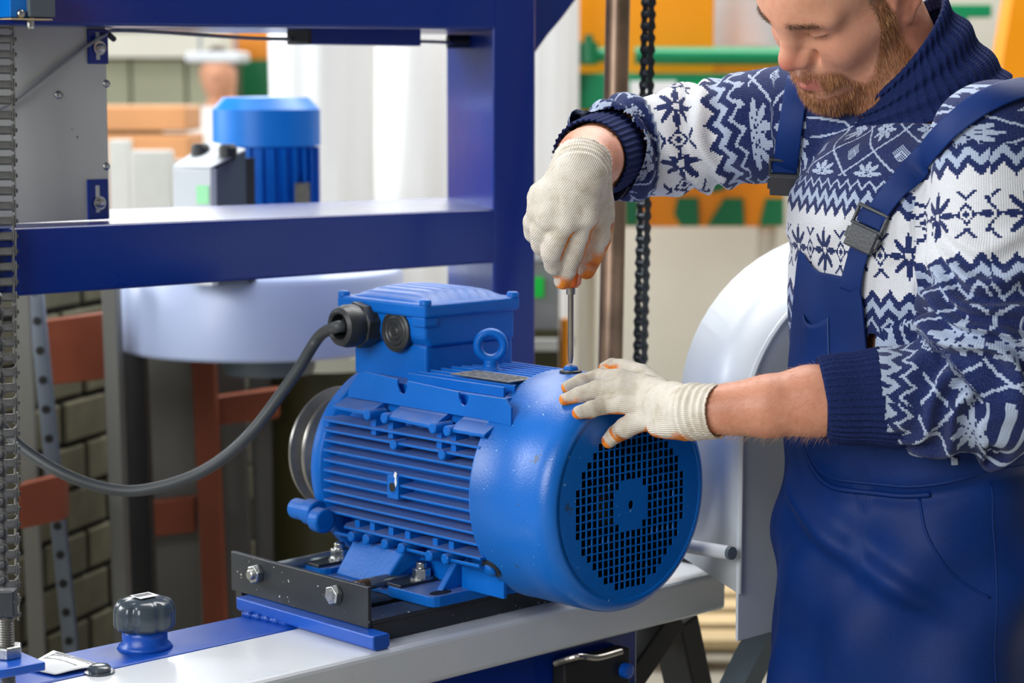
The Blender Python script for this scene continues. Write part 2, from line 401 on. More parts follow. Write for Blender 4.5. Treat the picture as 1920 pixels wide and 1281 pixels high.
# ------------------------------------------------------------------ the blue electric motor
mot = empty('electric_motor', L(.28, 0, -.133), 'large blue electric motor with a finned body, on the bed beam', 'motor')
CZ = .008
obj('fan_cover', MB().lathe(L(0, 0, CZ), A, [(.1195, .0005), (.126, .0012), (.1315, .0045), (.1360, .010), (.1385, .017), (.1395, .026), (.1400, .05), (.1400, .128), (.1408, .1285), (.1408, .1305)], 128, caps=False), M['cover'], mot, smooth=True, solid=.0015)
# grille with square holes
b = bmesh.new(); ed = []
def loop(pts):
    vs = [b.verts.new(p) for p in pts]
    for i in range(len(vs)): ed.append(b.edges.new((vs[i], vs[(i+1) % len(vs)])))
loop([L(.0005, .1195*math.cos(2*math.pi*k/128), CZ+.1195*math.sin(2*math.pi*k/128)) for k in range(128)])
HALF = {.5: 9.5, 1.5: 9.5, 2.5: 9.5, 3.5: 8.5, 4.5: 8.5, 5.5: 7.5, 6.5: 6.5, 7.5: 5.5, 8.5: 4.5, 9.5: 2.5}
for i in range(20):
    c = i-9.5
    for j in range(20):
        r = j-9.5; ac, ar = abs(c), abs(r)
        if ar > HALF[ac]: continue
        if (ac <= 1.5 and ar <= 2.5) or (ac == 2.5 and ar <= 1.5): continue
        v0 = c*.00935; z0 = r*.0100; hv = .0037; hz = .0042
        loop([L(.0005, v0-hv, z0-hz), L(.0005, v0+hv, z0-hz), L(.0005, v0+hv, z0+hz), L(.0005, v0-hv, z0+hz)])
loop([L(.0005, .0045*math.cos(2*math.pi*k/20), .0055*math.sin(2*math.pi*k/20)) for k in range(20)])
bmesh.ops.triangle_fill(b, use_beauty=False, use_dissolve=False, edges=ed)
gv = [tuple(v.co) for v in b.verts]; b.verts.index_update(); gf = [tuple(v.index for v in f.verts) for f in b.faces]; b.free()
obj('grille', (gv, gf), M['cover'], mot, solid=.0014, label='flat round grille of square ventilation holes')
fan = obj('fan_hub', MB().lathe(L(.02, 0, 0), A, [(.03, 0), (.035, .02), (.035, .06)], 24), M['dark'], mot, smooth=True)
obj('shade_liner', MB().lathe(L(0, 0, CZ), A, [(.118, .004), (.134, .012), (.1372, .03), (.1372, .088), (.02, .089)], 64, caps=False), M['dark'], mot, smooth=True, fix=True)  # dark sheet added behind the grille holes to stand in for shade
for k in range(9):
    th = 2*math.pi*k/9; e1 = math.cos(th)*V+math.sin(th)*Z; e2 = -math.sin(th)*V+math.cos(th)*Z; c_ = L(.03, 0, 0)
    obj('fan_blade', MB().hexa([c_+e1*.03-e2*.002, c_+e1*.12-e2*.002, c_+e1*.12+e2*.002, c_+e1*.03+e2*.002]+[c_+A*.05+e1*.03-e2*.002, c_+A*.05+e1*.12-e2*.002, c_+A*.05+e1*.12+e2*.002, c_+A*.05+e1*.03+e2*.002]), M['dark'], mot)
# cover screws
def pan_screw(c, n_, par):
    s_ = obj('rubber_washer', MB().lathe(c, n_, [(.0135, -.001), (.0135, .0025), (.011, .0035)], 24), M['rubber'], par, smooth=False)
    obj('screw_head', MB().lathe(c, n_, [(.009, .003), (.009, .005), (.0078, .0075), (.005, .009), (.0008, .0096)], 24), M['motor'], s_, smooth=True)
pan_screw(L(.102, 0, CZ+.1398), Z, mot)
q = inv(925, 1067, v=-.1)
sa = math.atan2(-.083, -.113)
cand = [(np.linalg.norm(np.array([CX+F*((p-CAM)@RT)/((p-CAM)@DR)-923, CY-F*((p-CAM)@UP)/((p-CAM)@DR)-1066])), th, aa) for th in np.linspace(3.3, 4.2, 60) for aa in np.linspace(.09, .125, 8) for p in [L(aa, .14*math.cos(th), CZ+.14*math.sin(th))]]
_, th, aa = min(cand); pan_screw(L(aa, .1395*math.cos(th), CZ+.1395*math.sin(th)), math.cos(th)*V+math.sin(th)*Z, mot)
# body
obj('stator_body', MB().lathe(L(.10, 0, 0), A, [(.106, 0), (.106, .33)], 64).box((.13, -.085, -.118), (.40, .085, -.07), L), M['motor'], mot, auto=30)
def fin_mesh(z, a0=.125, a1=.426, tip=-.128, root=-.095, t=.0032):
    vs = []
    for zz, s_ in ((-1, 1), (1, 1)):
        vs += [L(a0, root, z+zz*t), L(a0, tip, z+zz*t*.5), L(a1-.004, tip, z+zz*t*.5), L(a1+.006, tip+.012, z+zz*t*.7), L(a1+.008, root, z+zz*t)]
    return MB().add(vs, [(0, 1, 2, 3, 4), (9, 8, 7, 6, 5)]+[(i, (i+1) % 5, (i+1) % 5+5, i+5) for i in range(5)])
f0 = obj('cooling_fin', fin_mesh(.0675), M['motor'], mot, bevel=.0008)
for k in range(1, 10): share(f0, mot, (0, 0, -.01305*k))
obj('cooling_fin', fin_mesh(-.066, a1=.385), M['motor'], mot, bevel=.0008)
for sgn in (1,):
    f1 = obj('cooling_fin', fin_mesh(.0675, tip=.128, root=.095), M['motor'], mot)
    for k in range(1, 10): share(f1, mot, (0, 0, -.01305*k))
# shelves with bosses
def av(x, y, v=-.128): q = inv(x, y, v=v); return q[0], q[2]
def shelf(segs, bosses, zin, down):
    for (x0, y0, x1, y1) in segs:
        (a0, z0), (a1, z1) = av(x0, y0), av(x1, y1)
        vs = [L(a0, -.128, z0-.002), L(a1, -.128, z1-.002), L(a1, -.128, z1+.002), L(a0, -.128, z0+.002), L(a0, -.095, zin-.004), L(a1, -.095, zin-.004), L(a1, -.095, zin+.003), L(a0, -.095, zin+.003)]
        obj('shelf_fin', MB().hexa(vs), M['motor'], mot, bevel=.0008)
    for (x, y) in bosses:
        a_, z_ = av(x, y)
        obj('boss', MB().lathe(L(a_, -.133, z_), V, [(.0052, 0), (.0068, .0015), (.0068, .03)], 12).box((a_-.0045, -.121, min(z_, z_+down)), (a_+.0045, -.10, max(z_, z_+down)), L), M['motor'], mot, auto=40)
shelf([(624, 763, 692, 777), (724, 783, 812, 802), (842, 807, 908, 818)], [(692, 778), (724, 784), (815, 803), (842, 808)], .098, -.026)
shelf([(622, 998, 660, 1006), (756, 1029, 806, 1041), (838, 1049, 898, 1062)], [(662, 1006), (690, 1011), (725, 1020), (756, 1028), (808, 1042), (838, 1048)], -.088, .02)
for (x, y) in ((740, 834), (831, 853)):
    a_, z_ = av(x, y); obj('boss', MB().lathe(L(a_, -.132, z_), V, [(.005, 0), (.0066, .0015), (.0066, .02)], 12), M['motor'], mot, auto=40)
# upright side plate with two slots
pv = -.110
ex = [av(*q, v=pv) for q in ((652, 738), (657, 722), (672, 699), (682, 697))]
er = [av(*q, v=pv) for q in ((948, 748), (958, 765), (958, 800))]
def slot(x0, x1, yt, yb):
    (aA, zA), (aB, zB) = av(x0, yt, v=pv), av(x1, yt+(x1-x0)*.18, v=pv); zC = av(x0, yb, v=pv)[1]; r = abs(aA-aB)/2
    return [(aA, zA), (aA, zC+r), (aA-r*.5, zC+r*.2), (aA-r, zC), (aB+r*.5, zC+r*.2), (aB, zC+r), (aB, zB)]
poly = ex+slot(745, 763, 711, 738)+slot(860, 878, 735, 760)+er+[(av(900, 800, v=pv)[0], .098), (ex[0][0], .098)]
obj('side_plate', MB().prism([L(a, pv, z) for a, z in poly], V*.003), M['motor'], mot, bevel=.0007)
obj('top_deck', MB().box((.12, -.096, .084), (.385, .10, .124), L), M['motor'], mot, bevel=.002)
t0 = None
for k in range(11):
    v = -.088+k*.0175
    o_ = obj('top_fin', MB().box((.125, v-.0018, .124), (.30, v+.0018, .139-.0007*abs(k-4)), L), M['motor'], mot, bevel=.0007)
# terminal box
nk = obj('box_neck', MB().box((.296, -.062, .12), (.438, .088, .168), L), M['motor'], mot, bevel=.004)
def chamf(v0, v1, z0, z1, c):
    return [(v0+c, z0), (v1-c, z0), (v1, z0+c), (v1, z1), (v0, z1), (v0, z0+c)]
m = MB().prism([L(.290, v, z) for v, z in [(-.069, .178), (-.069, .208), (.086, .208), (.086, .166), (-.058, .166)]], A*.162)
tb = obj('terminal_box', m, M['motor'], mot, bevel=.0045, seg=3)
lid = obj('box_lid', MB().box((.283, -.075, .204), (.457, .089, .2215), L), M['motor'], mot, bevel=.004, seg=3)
NG = 72; vs = []
for j in range(NG+1):
    for i in range(17):
        u = i/16; t = j/NG; a_ = .297+.146*u; v_ = -.066+.146*t
        h = .0145*(1-(2*t-1)**2)**.55*(1-abs(2*u-1)**6)+.0011*(math.cos(t*2*math.pi*9) > .1)*(1-abs(2*u-1)**8)*(.06 < t < .94)
        vs.append(L(a_, v_, .2205+h))
obj('lid_dome', MB().add(vs, [(j*17+i, j*17+i+1, (j+1)*17+i+1, (j+1)*17+i) for j in range(NG) for i in range(16)]), M['motor'], mot, auto=50)
for a_, v_ in ((.290, -.068), (.290, .082), (.450, -.068), (.450, .082)):
    obj('lid_screw', MB().lathe(L(a_, v_, .2215), Z, [(.0078, -.001), (.0078, .004), (.006, .006), (.001, .0065)], 18), M['motor'], mot, auto=50)
for a_ in (.292,): obj('corner_lug', MB().box((.286, -.073, .192), (.312, -.05, .206), L), M['motor'], mot, bevel=.003)
pa, _, pz = inv(744, 621, v=-.069)
obj('blanking_plug', MB().lathe(L(pa, -.069, pz), -V, [(.0265, -.002), (.0265, .003), (.0235, .0048), (.022, .003), (.0195, .003), (.0175, .0045), (.0155, .003), (.0125, .003), (.011, .0045), (.009, .003), (.006, .003), (.004, .0045), (.0005, .0045)], 48), M['rubber'], mot, auto=25, label='black round blanking plug with concentric rings')
ga, _, gz = inv(687, 608, v=-.069)
gb = L(ga, -.069, gz)
gl = obj('cable_gland', MB().lathe(gb, -V, [(.030, -.002), (.030, .018), (.028, .020)], 8, start=.2).lathe(gb, -V, [(.0265, .019), (.0275, .024), (.0275, .034), (.0245, .044), (.019, .047), (.0165, .045), (.0160, .030)], 40), M['rubber'], mot, auto=35, label='black plastic cable gland')
# eye bolt
ec = hit(920, 648, v=.0)
vd = (ec-CAM); vd[2] = 0; vd /= np.linalg.norm(vd); e1 = np.cross(vd, Z); Rr = .0165; vs = []; N1, N2 = 40, 12
for i in range(N1):
    th = 2*math.pi*i/N1; d_ = math.cos(th)*e1+math.sin(th)*Z
    for j in range(N2):
        ph = 2*math.pi*j/N2; vs.append(ec+d_*(Rr+.0056*math.cos(ph))+vd*.0065*math.sin(ph))
fs = [(i*N2+j, ((i+1) % N1)*N2+j, ((i+1) % N1)*N2+(j+1) % N2, i*N2+(j+1) % N2) for i in range(N1) for j in range(N2)]
eb = MB().add(vs, fs); eb.lathe(ec-Z*.036, Z, [(.015, 0), (.015, .006), (.010, .008), (.0085, .014), (.010, .018)], 24)
obj('lifting_eye', eb, M['motor'], mot, smooth=True)
m = MB().box((.130, -.075, .1395), (.236, -.031, .1408), L)
np_ = obj('nameplate', m, M['plate'], mot, label='worn metal rating plate')
m = MB(); rr = random.Random(5)
for r_ in range(4):
    a_ = .140
    while a_ < .222:
        l_ = rr.uniform(.006, .018); m.box((a_, -.069+r_*.0095, .1408), (min(a_+l_, .226), -.0655+r_*.0095, .1411), L); a_ += l_+.004
obj('embossed_text', m, M['black'], np_)
# rear end shield, pulley
obj('end_shield', MB().lathe(L(.424, 0, 0), A, [(.129, 0), (.1315, .004), (.1315, .018), (.126, .026), (.10, .034), (.05, .05)], 72), M['motor'], mot, smooth=True)
obj('shield_lug', MB().cyl(hit(597, 963, a=.425), hit(597, 963, a=.425)+A*.022, .017).cyl(hit(597, 963, a=.425)+A*.022, hit(597, 963, a=.425)+A*.050, .0135), M['motor'], mot, bevel=.003)
obj('shield_lug', MB().cyl(hit(611, 978, a=.398), hit(611, 978, a=.398)+A*.02, .016), M['motor'], mot, bevel=.003)
obj('pulley', MB().lathe(L(.485, 0, 0), A, [(.03, -.02), (.03, 0), (.080, 0), (.085, .002), (.085, .008), (.068, .018), (.068, .021), (.085, .031), (.0855, .034), (.085, .038), (.068, .048), (.068, .051), (.085, .061), (.085, .066), (.078, .067), (.03, .06)], 72), M['pulley'], mot, auto=30, label='bare steel double groove belt pulley')
# tapped square boss with chipped paint
a_, z_ = av(736, 914, v=-.131)
sb = MB().box((a_-.0105, -.131, z_-.0145), (a_+.0105, -.10, z_+.0145), L)
sbo = obj('tapped_boss', sb, M['motor'], mot, bevel=.001)
obj('tapped_hole', MB().lathe(L(a_, -.1312, z_), V, [(.0058, -.0006), (.0058, .0004)], 20), M['dark'], sbo)
obj('hole_rim', MB().lathe(L(a_, -.131, z_), -V, [(.0080, 0), (.0075, .0006), (.0060, .0007), (.0058, 0)], 24, caps=False), M['motor'], sbo)
ca, cz_ = av(742, 899, v=-.1315)
obj('paint_chip', MB().prism([L(ca+.004*x, -.1313, cz_+.008*y) for x, y in ((-.6, 1), (.3, 1.2), (.9, .5), (.3, .1), (.5, -.5), (.0, -1.3), (-.5, -.6), (-.3, .2))], -V*.0006), M['paper'], sbo, label='white patch of chipped paint')
# feet
def foot(a0, a1, v0, v1, par):
    c = .010
    pl = [(a0+c, v0), (a0+c*.3, v0+c*.3), (a0, v0+c), (a0, v1), (a1, v1), (a1, v0+c), (a1-c*.3, v0+c*.3), (a1-c, v0)]
    return obj('foot', MB().prism([L(a, v, BZ+.0003) for a, v in pl], Z*.0135), M['motor'], par, bevel=.0012)
foot(.186, .278, -.148, -.04, mot); foot(.395, .465, -.148, -.04, mot)
obj('foot_web', MB().box((.27, -.143, BZ+.0003), (.41, -.06, BZ+.006), L), M['motor'], mot, bevel=.001)
for v0, v1, in ((.04, .148),): foot(.186, .278, v0, v1, mot); foot(.395, .465, v0, v1, mot)
(g0, h0), (g1, h1), (g2, h2), (g3, h3) = [av(*q, v=-.125) for q in ((655, 1012), (750, 1034), (730, 1088), (641, 1070))]
vs = [L(g3, -.137, BZ+.006), L(g2, -.137, BZ+.006), L(g2-.004, -.07, BZ+.006), L(g3+.004, -.07, BZ+.006), L(g0, -.118, h0), L(g1, -.118, h1), L(g1-.012, -.07, h1), L(g0+.004, -.07, h0)]
obj('foot_box', MB().hexa(vs), M['motor'], mot, bevel=.003)
obj('foot_gusset', MB().prism([L(.205, v, z) for v, z in ((-.118, BZ+.0135), (-.05, BZ+.0135), (-.05, -.066), (-.078, -.07))], A*.010), M['motor'], mot, bevel=.0015)
obj('foot_gusset', MB().prism([L(.262, v, z) for v, z in ((-.10, BZ+.0135), (-.05, BZ+.0135), (-.05, -.066), (-.085, -.07))], A*.022), M['motor'], mot, bevel=.0015)
obj('bottom_flange', MB().prism([L(a, -.090, z) for a, z in ((.125, -.121), (.20, -.121), (.20, -.08), (.125, -.08))], V*.006), M['motor'], mot, bevel=.001)
sh = L(.200, -.125, BZ+.0139)
obj('slot_hole', MB().add([sh+A*(.009*math.cos(t)+.0)+V*.016*math.sin(t) for t in np.linspace(0, 2*math.pi, 25)[:-1]], [tuple(range(24))]), M['dark'], mot, solid=.0003)
for i, (x, y) in enumerate(((790, 1083), (637, 1046))):
    a_, v_, z_ = inv(x, y, z=BZ+.0185)
    cb = obj('clamp_strip', MB().box((a_-.013, v_-.045, BZ+.0138), (a_+.013, v_+.022, BZ+.0178), L), M['black'], base, bevel=.0008)
    c_ = L(a_, v_, BZ+.0178)
    obj('washer', MB().lathe(c_, Z, [(.0150, 0), (.0150, .0022)], 24), M['zinc'], base)
    obj('hold_down_bolt', MB().lathe(c_, Z, [(.0118, .0022), (.0118, .0125), (.0105, .0135), (.0072, .0136), (.0072, .019), (.006, .0205)], 6, start=.5).lathe(c_, Z, [(.0068, .013), (.0068, .020), (.005, .0215)], 16), M['zinc'], base, bevel=.0004)
# power cable
cp = [gb-V*.030, gb-V*.050-A*.0]+[P(x, y, d) for x, y, d in ((598, 632, 2.80), (560, 692, 2.79), (520, 748, 2.78), (478, 803, 2.78), (430, 850, 2.79), (372, 888, 2.80), (305, 912, 2.81), (240, 921, 2.82), (175, 910, 2.83), (110, 884, 2.84), (55, 850, 2.85), (22, 822, 2.86), (-30, 760, 2.88), (-70, 690, 2.9))]
obj('power_cable', MB().tube(spline(cp, 8), .0078, 14), M['cable'], smooth=True, label='thick dark grey rubber cable curving down from the motor terminal box', cat='cable')
# ------------------------------------------------------------------ blue machine frame
FA = .70
def fv(x, y): q = inv(x, y, a=FA); return q[1], q[2]
DV = np.array([.2943, .1672])
def fbox(q, mat, par, name, a_off=0.0, depth=1.0, bevel=.004, label=None):
    """q: four (v,z) corners of the front face, extruded along the frame's depth"""
    f_ = [L(FA+a_off*DV[0], v+a_off*DV[1], z) for v, z in q]
    return obj(name, MB().prism(f_, A*DV[0]*depth+V*DV[1]*depth), mat, par, bevel=bevel, seg=3, label=label)
fr = empty('welded_gantry', L(FA+.1, .5, -1.007), 'dark blue welded steel machine frame with a post and two crossbars', 'frame')
vL = -.62
zt0, zt1 = fv(20, 428), fv(925, 392); zb0, zb1 = fv(20, 557), fv(930, 493)
def zi(p, q, v): return p[1]+(q[1]-p[1])*(v-p[0])/(q[0]-p[0])
vc0, vc1 = fv(925, 450)[0], fv(1004, 300)[0]
fbox([(vL, zi(zb0, zb1, vL)), (vc0+.004, zi(zb0, zb1, vc0)), (vc0+.004, zi(zt0, zt1, vc0)), (vL, zi(zt0, zt1, vL))], M['navy'], fr, 'lower_crossbar')
u0, u1 = fv(20, 47), fv(940, 55)
fbox([(vL, zi(u0, u1, vL)), (vc0+.004, zi(u0, u1, vc0)), (vc0+.004, u1[1]+.13), (vL, u0[1]+.13)], M['navy'], fr, 'upper_crossbar')
fbox([(vc0, -1.0065), (vc1, -1.0065), (vc1, u1[1]+.16), (vc0, u1[1]+.16)], M['navy'], fr, 'post', bevel=.005)
g = [fv(x, y) for x, y in ((1003, 132), (1018, 100), (1042, 66), (1072, 30), (1100, -8), (1110, -30), (1003, -30))]
fbox(g, M['navy'], fr, 'gusset', a_off=.15, depth=.06)
obj('cable_hole', MB().lathe(hit(850, 78, a=.86), np.array([-.97, -.24, 0]), [(.011, -.03), (.011, .01)], 20), M['rubber'], fr, smooth=False)
vb0, vb1 = inv(584, 70, a=.78), inv(790, 70, a=.78)
obj('stop_bar', MB().box((.78, vb0[1], vb0[2]-.010), (.83, vb1[1], vb0[2]+.022), L), M['navy'], fr, bevel=.002)
obj('bar_end', MB().box((.779, vb0[1]-.006, vb0[2]-.010), (.831, vb0[1], vb0[2]+.020), L), M['rubber'], fr, bevel=.001)
# grey cover panel with brackets
pa_ = .77
c = [inv(x, y, a=pa_) for x, y in ((-60, 420), (206, 412))]
zp = .3125
pn = empty('cover_panel', hit(100, 412, a=pa_), 'flat grey sheet panel screwed inside the blue frame on the left', 'panel')
obj('sheet', MB().box((pa_, c[0][1], zp), (pa_+.006, c[1][1], .62), L), M['panel'], pn, bevel=.001)
for i, (x0, y0, x1, y1, sy0, sy1, by) in enumerate(((165, 54, 204, 120, 60, 112, 90), (165, 337, 204, 411, 348, 398, 381))):
    q0, q1 = inv(x0, y0, a=pa_-.004), inv(x1, y1, a=pa_-.004)
    br = obj('bracket', MB().box((pa_-.004, q0[1], max(q1[2], zp)), (pa_, q1[1], q0[2]), L), M['navy'], pn, bevel=.001)
    s0, s1 = inv(180, sy0, a=pa_-.005), inv(188, sy1, a=pa_-.005)
    obj('slot', MB().box((pa_-.0046, s0[1], s1[2]), (pa_-.004, s1[1], s0[2]), L), M['panel'], br)
    bc = inv(187, by, a=pa_-.006)
    obj('bolt', MB().lathe(L(pa_-.005, bc[1], bc[2]), -A, [(.0095, 0), (.0095, .002), (.006, .0022), (.006, .006), (.0045, .007)], 18), M['zinc'], br, auto=40)
for (x, y) in ((110, 178), (200, 157), (200, 312)):
    bc = inv(x, y, a=pa_-.001)
    obj('screw', MB().lathe(L(pa_, bc[1], bc[2]), -A, [(.0058, -.001), (.005, .002), (.002, .003)], 14), M['zinc'], pn, smooth=True)
wp = [hit(x, y, a=pa_-.006) for x, y, d in ((-20, 212, 2.84), (18, 194, 2.86), (60, 163, 2.87), (110, 125, 2.88), (160, 88, 2.89), (176, 78, 2.9))]+[hit(196, 66, a=pa_-.012)]
wp2 = [P(x, y, d) for x, y, d in ((212, 58, 2.94), (290, 60, 3.0), (380, 66, 3.05), (480, 72, 3.1), (584, 74, 3.16), (700, 76, 3.2), (800, 78, 3.3), (850, 80, 3.40))]
wire = obj('signal_wire', MB().tube(spline(wp+wp2, 6), .0026, 8), M['greylow'], smooth=True, label='thin grey wire strung along the grey panel under the upper crossbar', cat='wire')
obj('cable_tie', MB().tube([P(196, 62, 2.89), P(205, 66, 2.89), P(214, 74, 2.9)], .004, 8), M['rubber'], wire)
# switch box on the upper crossbar
swb = empty('switch_box', L(*(inv(80, 38, a=FA-.03))), 'small dark box with blue bracket on the upper crossbar at the left edge', 'switch')
q0, q1 = inv(54, -30, a=FA-.035), inv(105, 33, a=FA-.035)
sx = obj('housing', MB().box((FA-.035, q0[1], q1[2]), (FA-.0005, q1[1], q0[2]), L), M['boxdark'], swb, bevel=.002)
q0, q1 = inv(18, -30, a=FA-.028), inv(54, 33, a=FA-.028)
obj('bracket', MB().box((FA-.028, q0[1], q1[2]), (FA-.0005, q1[1], q0[2]), L), M['lightblue'], swb, bevel=.001)
bc = inv(40, 26, a=FA-.03); obj('bolt', MB().lathe(L(FA-.028, bc[1], bc[2]), -A, [(.0065, 0), (.005, .004), (.002, .005)], 12), M['zinc'], swb, smooth=True)
bc = inv(57, 45, a=FA-.02); obj('pin', MB().lathe(L(FA-.02, bc[1], bc[2]-.006), Z, [(.004, 0), (.005, .003), (.005, .02)], 10), M['zinc'], swb)
gk = inv(60, 36, a=FA-.035)
obj('gasket', MB().box((FA-.036, inv(20, 36, a=FA-.035)[1], gk[2]-.0008), (FA-.01, inv(98, 36, a=FA-.035)[1], gk[2]+.0008), L), M['woodpale'], swb)

# ------------------------------------------------------------------ chains, pipe
def chain(name, top, bot, pitch, w, mat, label, side):
    """roller chain from top to bot; side = unit vector along the pins"""
    top, bot = np.asarray(top), np.asarray(bot); dn = bot-top; ln = np.linalg.norm(dn); dn /= ln; n = int(ln/pitch)
    fwd = np.cross(side, dn); root = empty(name, bot, label, 'chain', None)
    r = pitch*.30; hh = pitch*.40
    def fig8(c, off, t):
        pts = []
        for k in range(9): th = math.pi*k/8; pts.append((hh*math.cos(th), -hh*math.sin(th)))
        pts.append((-hh*.62, pitch*.5))
        for k in range(9): th = math.pi+math.pi*k/8; pts.append((hh*math.cos(th), pitch-hh*math.sin(th)))
        pts.append((hh*.62, pitch*.5))
        return MB().prism([c+fwd*x+dn*y+side*off for x, y in pts], side*t)
    ro = obj('roller', MB().lathe(top-side*w*.5, side, [(r, 0), (r, w)], 14).lathe(top-side*w*.92, side, [(r*.45, 0), (r*.45, w*1.84)], 10), mat, root, auto=40)
    inn = fig8(top, -w*.62, w*.1); b2 = fig8(top, w*.52, w*.1); inn.add(b2.v, b2.f)
    out = fig8(top+dn*pitch, -w*.76, w*.1); b2 = fig8(top+dn*pitch, w*.66, w*.1); out.add(b2.v, b2.f)
    io = obj('link', inn, mat, root); oo = obj('link', out, mat, root)
    for k in range(1, n+1): share(ro, root, dn*pitch*k)
    for k in range(2, n, 2): share(io, root, dn*pitch*k)
    for k in range(2, n-1, 2): share(oo, root, dn*pitch*k)
    return root, top+dn*pitch*n
ld = 2.70
lr, _ = chain('roller_chain', P(4, -40, ld), P(15, 1172, ld), .0192, .0185, M['chain'], 'oily steel roller chain running down the left edge of the picture', np.array([.93, .37, 0]))
chain('roller_chain', P(-14, 560, ld-.1), P(-3, 1180, ld-.1), .0192, .0185, M['chain'], 'second roller chain seen edge-on beside the left one', np.array([.30, .954, 0]))
lug = hit(20, 1248, z=-.13)
tb_ = empty('chain_tensioner', lug-Z*.03, 'threaded rod with nut through a blue lug plate at the lower left', 'bolt')
q = [hit(-60, 1226, z=-.124), hit(-40, 1262, z=-.124), hit(10, 1255, z=-.124), hit(86, 1241, z=-.124), hit(30, 1217, z=-.124), hit(-10, 1212, z=-.124)]
obj('lug_plate', MB().prism([p for p in q], -Z*.010), M['barblue'], tb_, bevel=.002)
rc = hit(14, 1232, z=-.124)
m = MB(); prof = []
for k in range(46): prof += [(.0072, k*.0028-.07), (.0084, k*.0028+.0014-.07)]
obj('threaded_rod', MB().lathe(rc, Z, prof, 16), M['pulley'], tb_)
obj('nut', MB().lathe(rc, Z, [(.016, 0), (.0172, .001), (.0172, .012), (.0155, .0135)], 6, start=.2), M['zinc'], tb_, bevel=.0006)
obj('washer', MB().lathe(rc-Z*.012, Z, [(.018, -.002), (.018, .001)], 24), M['zinc'], tb_)
obj('chain_anchor', MB().box((-.011, -.009, 0), (.011, .009, .03), lambda a, b_, z: rc+np.array([a, b_, z+.045])), M['black'], tb_, bevel=.002)
chain('roller_chain', P(1217, -40, 3.15), P(1200, 705, 3.15), .0175, .014, M['chainblk'], 'black roller chain hanging beside the brown pipe behind the worker', np.array([.50, -.866, 0]))
pt_, pb_ = P(1160, -60, 3.3), P(1144, 700, 3.3)
dd = pb_-pt_; pb2 = pt_+dd*(pt_[2]/(-dd[2]))
obj('brown_pipe', MB().cyl(pt_, pb2, .0190, 32), M['post'], smooth=False, auto=40, label='rusty brown upright steel pipe between the blue post and the black chain', cat='pipe')

# ------------------------------------------------------------------ arched white wheel housing on the right
ha = -.02
def hv(x, y, a=ha): q = inv(x, y, a=a); return q[1], q[2]
fc, bc_ = (1637, 840), (1605, 760); dep = .20
def arc_(c, rx, ry, a, ybot):
    out = [hv(c[0]-rx-4, ybot, a)]
    for t in np.linspace(math.pi, 0, 33): out.append(hv(c[0]+rx*math.cos(t), c[1]-ry*math.sin(t), a))
    z0_ = out[0][1]; out.append((out[-1][0], z0_)); return out
pf_ = arc_(fc, 250, 329, ha, 1203); pb_2 = arc_(bc_, 330, 331, ha+dep, 1040)
zr0 = hv(1300, 1034, ha+dep)[1]; pb_2[0] = (pb_2[1][0], zr0); pb_2[-1] = (pb_2[-2][0], zr0)
wh = empty('wheel_housing', L(ha, pf_[0][0]+.1, pf_[0][1]), 'large white arched sheet metal wheel housing behind the worker', 'machine housing')
obj('side_plate', MB().prism([L(ha, v, z) for v, z in pf_], A*.004), M['whitesheet'], wh, bevel=.001)
n_ = len(pf_)
rf_ = [(pf_[1][0], zr0)]+pf_[1:-1]+[(pf_[-2][0], zr0)]
vs = [L(ha-.002, v, z) for v, z in rf_]+[L(ha+dep, v, z) for v, z in pb_2]
obj('rim_sheet', MB().add(vs, [(i, i+1, i+1+n_, i+n_) for i in range(n_-1)]), M['whitesheet'], wh, auto=30, solid=.004)
obj('back_plate', MB().prism([L(ha+dep-.004, v, z) for v, z in pb_2], A*.004), M['whitesheet'], wh)
lt_, lb_ = hit(1470, 1165, a=.09), hit(1403, 1300, a=.09); ld_ = (lb_-lt_)/np.linalg.norm(lb_-lt_); lb_ = lt_+ld_*(lt_[2]/-ld_[2])
obj('support_leg', MB().hexa([lb_-V*.02, lb_+V*.02, lb_+V*.02+A*.04, lb_-V*.02+A*.04, lt_-V*.02, lt_+V*.02, lt_+V*.02+A*.04, lt_-V*.02+A*.04]), M['boxdark'], wh)
r0, r1 = P(1262, 1020, 2.70), P(1368, 1037, 2.62)
rol = empty('white_roller', (r0+r1)/2-Z*.012, 'short white roller with a grey end at the end of the bed beam', 'roller')
obj('tube', MB().cyl(r0, r1, .0088, 28), M['white'], rol, smooth=False, auto=40)
obj('end_cap', MB().cyl(r1, r1+(r1-r0)*.05, .0080, 24), M['boxdark'], rol)
obj('bracket', MB().box((.2, .36, -.165), (.27, .46, -.135), L), M['dark'], rol)

# ------------------------------------------------------------------ dust extractor behind the frame
dz0, dz1 = P(490, 683, 3.73)[2], P(490, 528, 3.73)[2]; dc = P(489, 600, 4.0); dc = np.array([dc[0], dc[1], dz0])
de = empty('dust_extractor', np.array([dc[0], dc[1], 0]), 'pale lilac fan drum with an upright blue motor on top, behind the frame', 'fan unit')
obj('drum', MB().lathe(dc, Z, [(.262, 0), (.268, .006), (.268, dz1-dz0-.01), (.262, dz1-dz0)], 96), M['lilac'], de, auto=40, label='pale lilac round fan drum')
obj('hub', MB().lathe(np.array([dc[0]+.02, dc[1]-.05, dz0-.045]), Z, [(.082, 0), (.086, .01), (.086, .045)], 40), M['boxdark'], de, auto=40)
mz = [P(502, y, 3.9)[2] for y in (275, 206, 183)]
mc = np.array([P(502, 200, 4.0)[0], 4.0, 0]); rm = .100
obj('motor_body', MB().lathe(mc+Z*dz1, Z, [(rm*.90, 0), (rm*.90, mz[0]-dz1)], 48), M['motor'], de, smooth=False, auto=40)
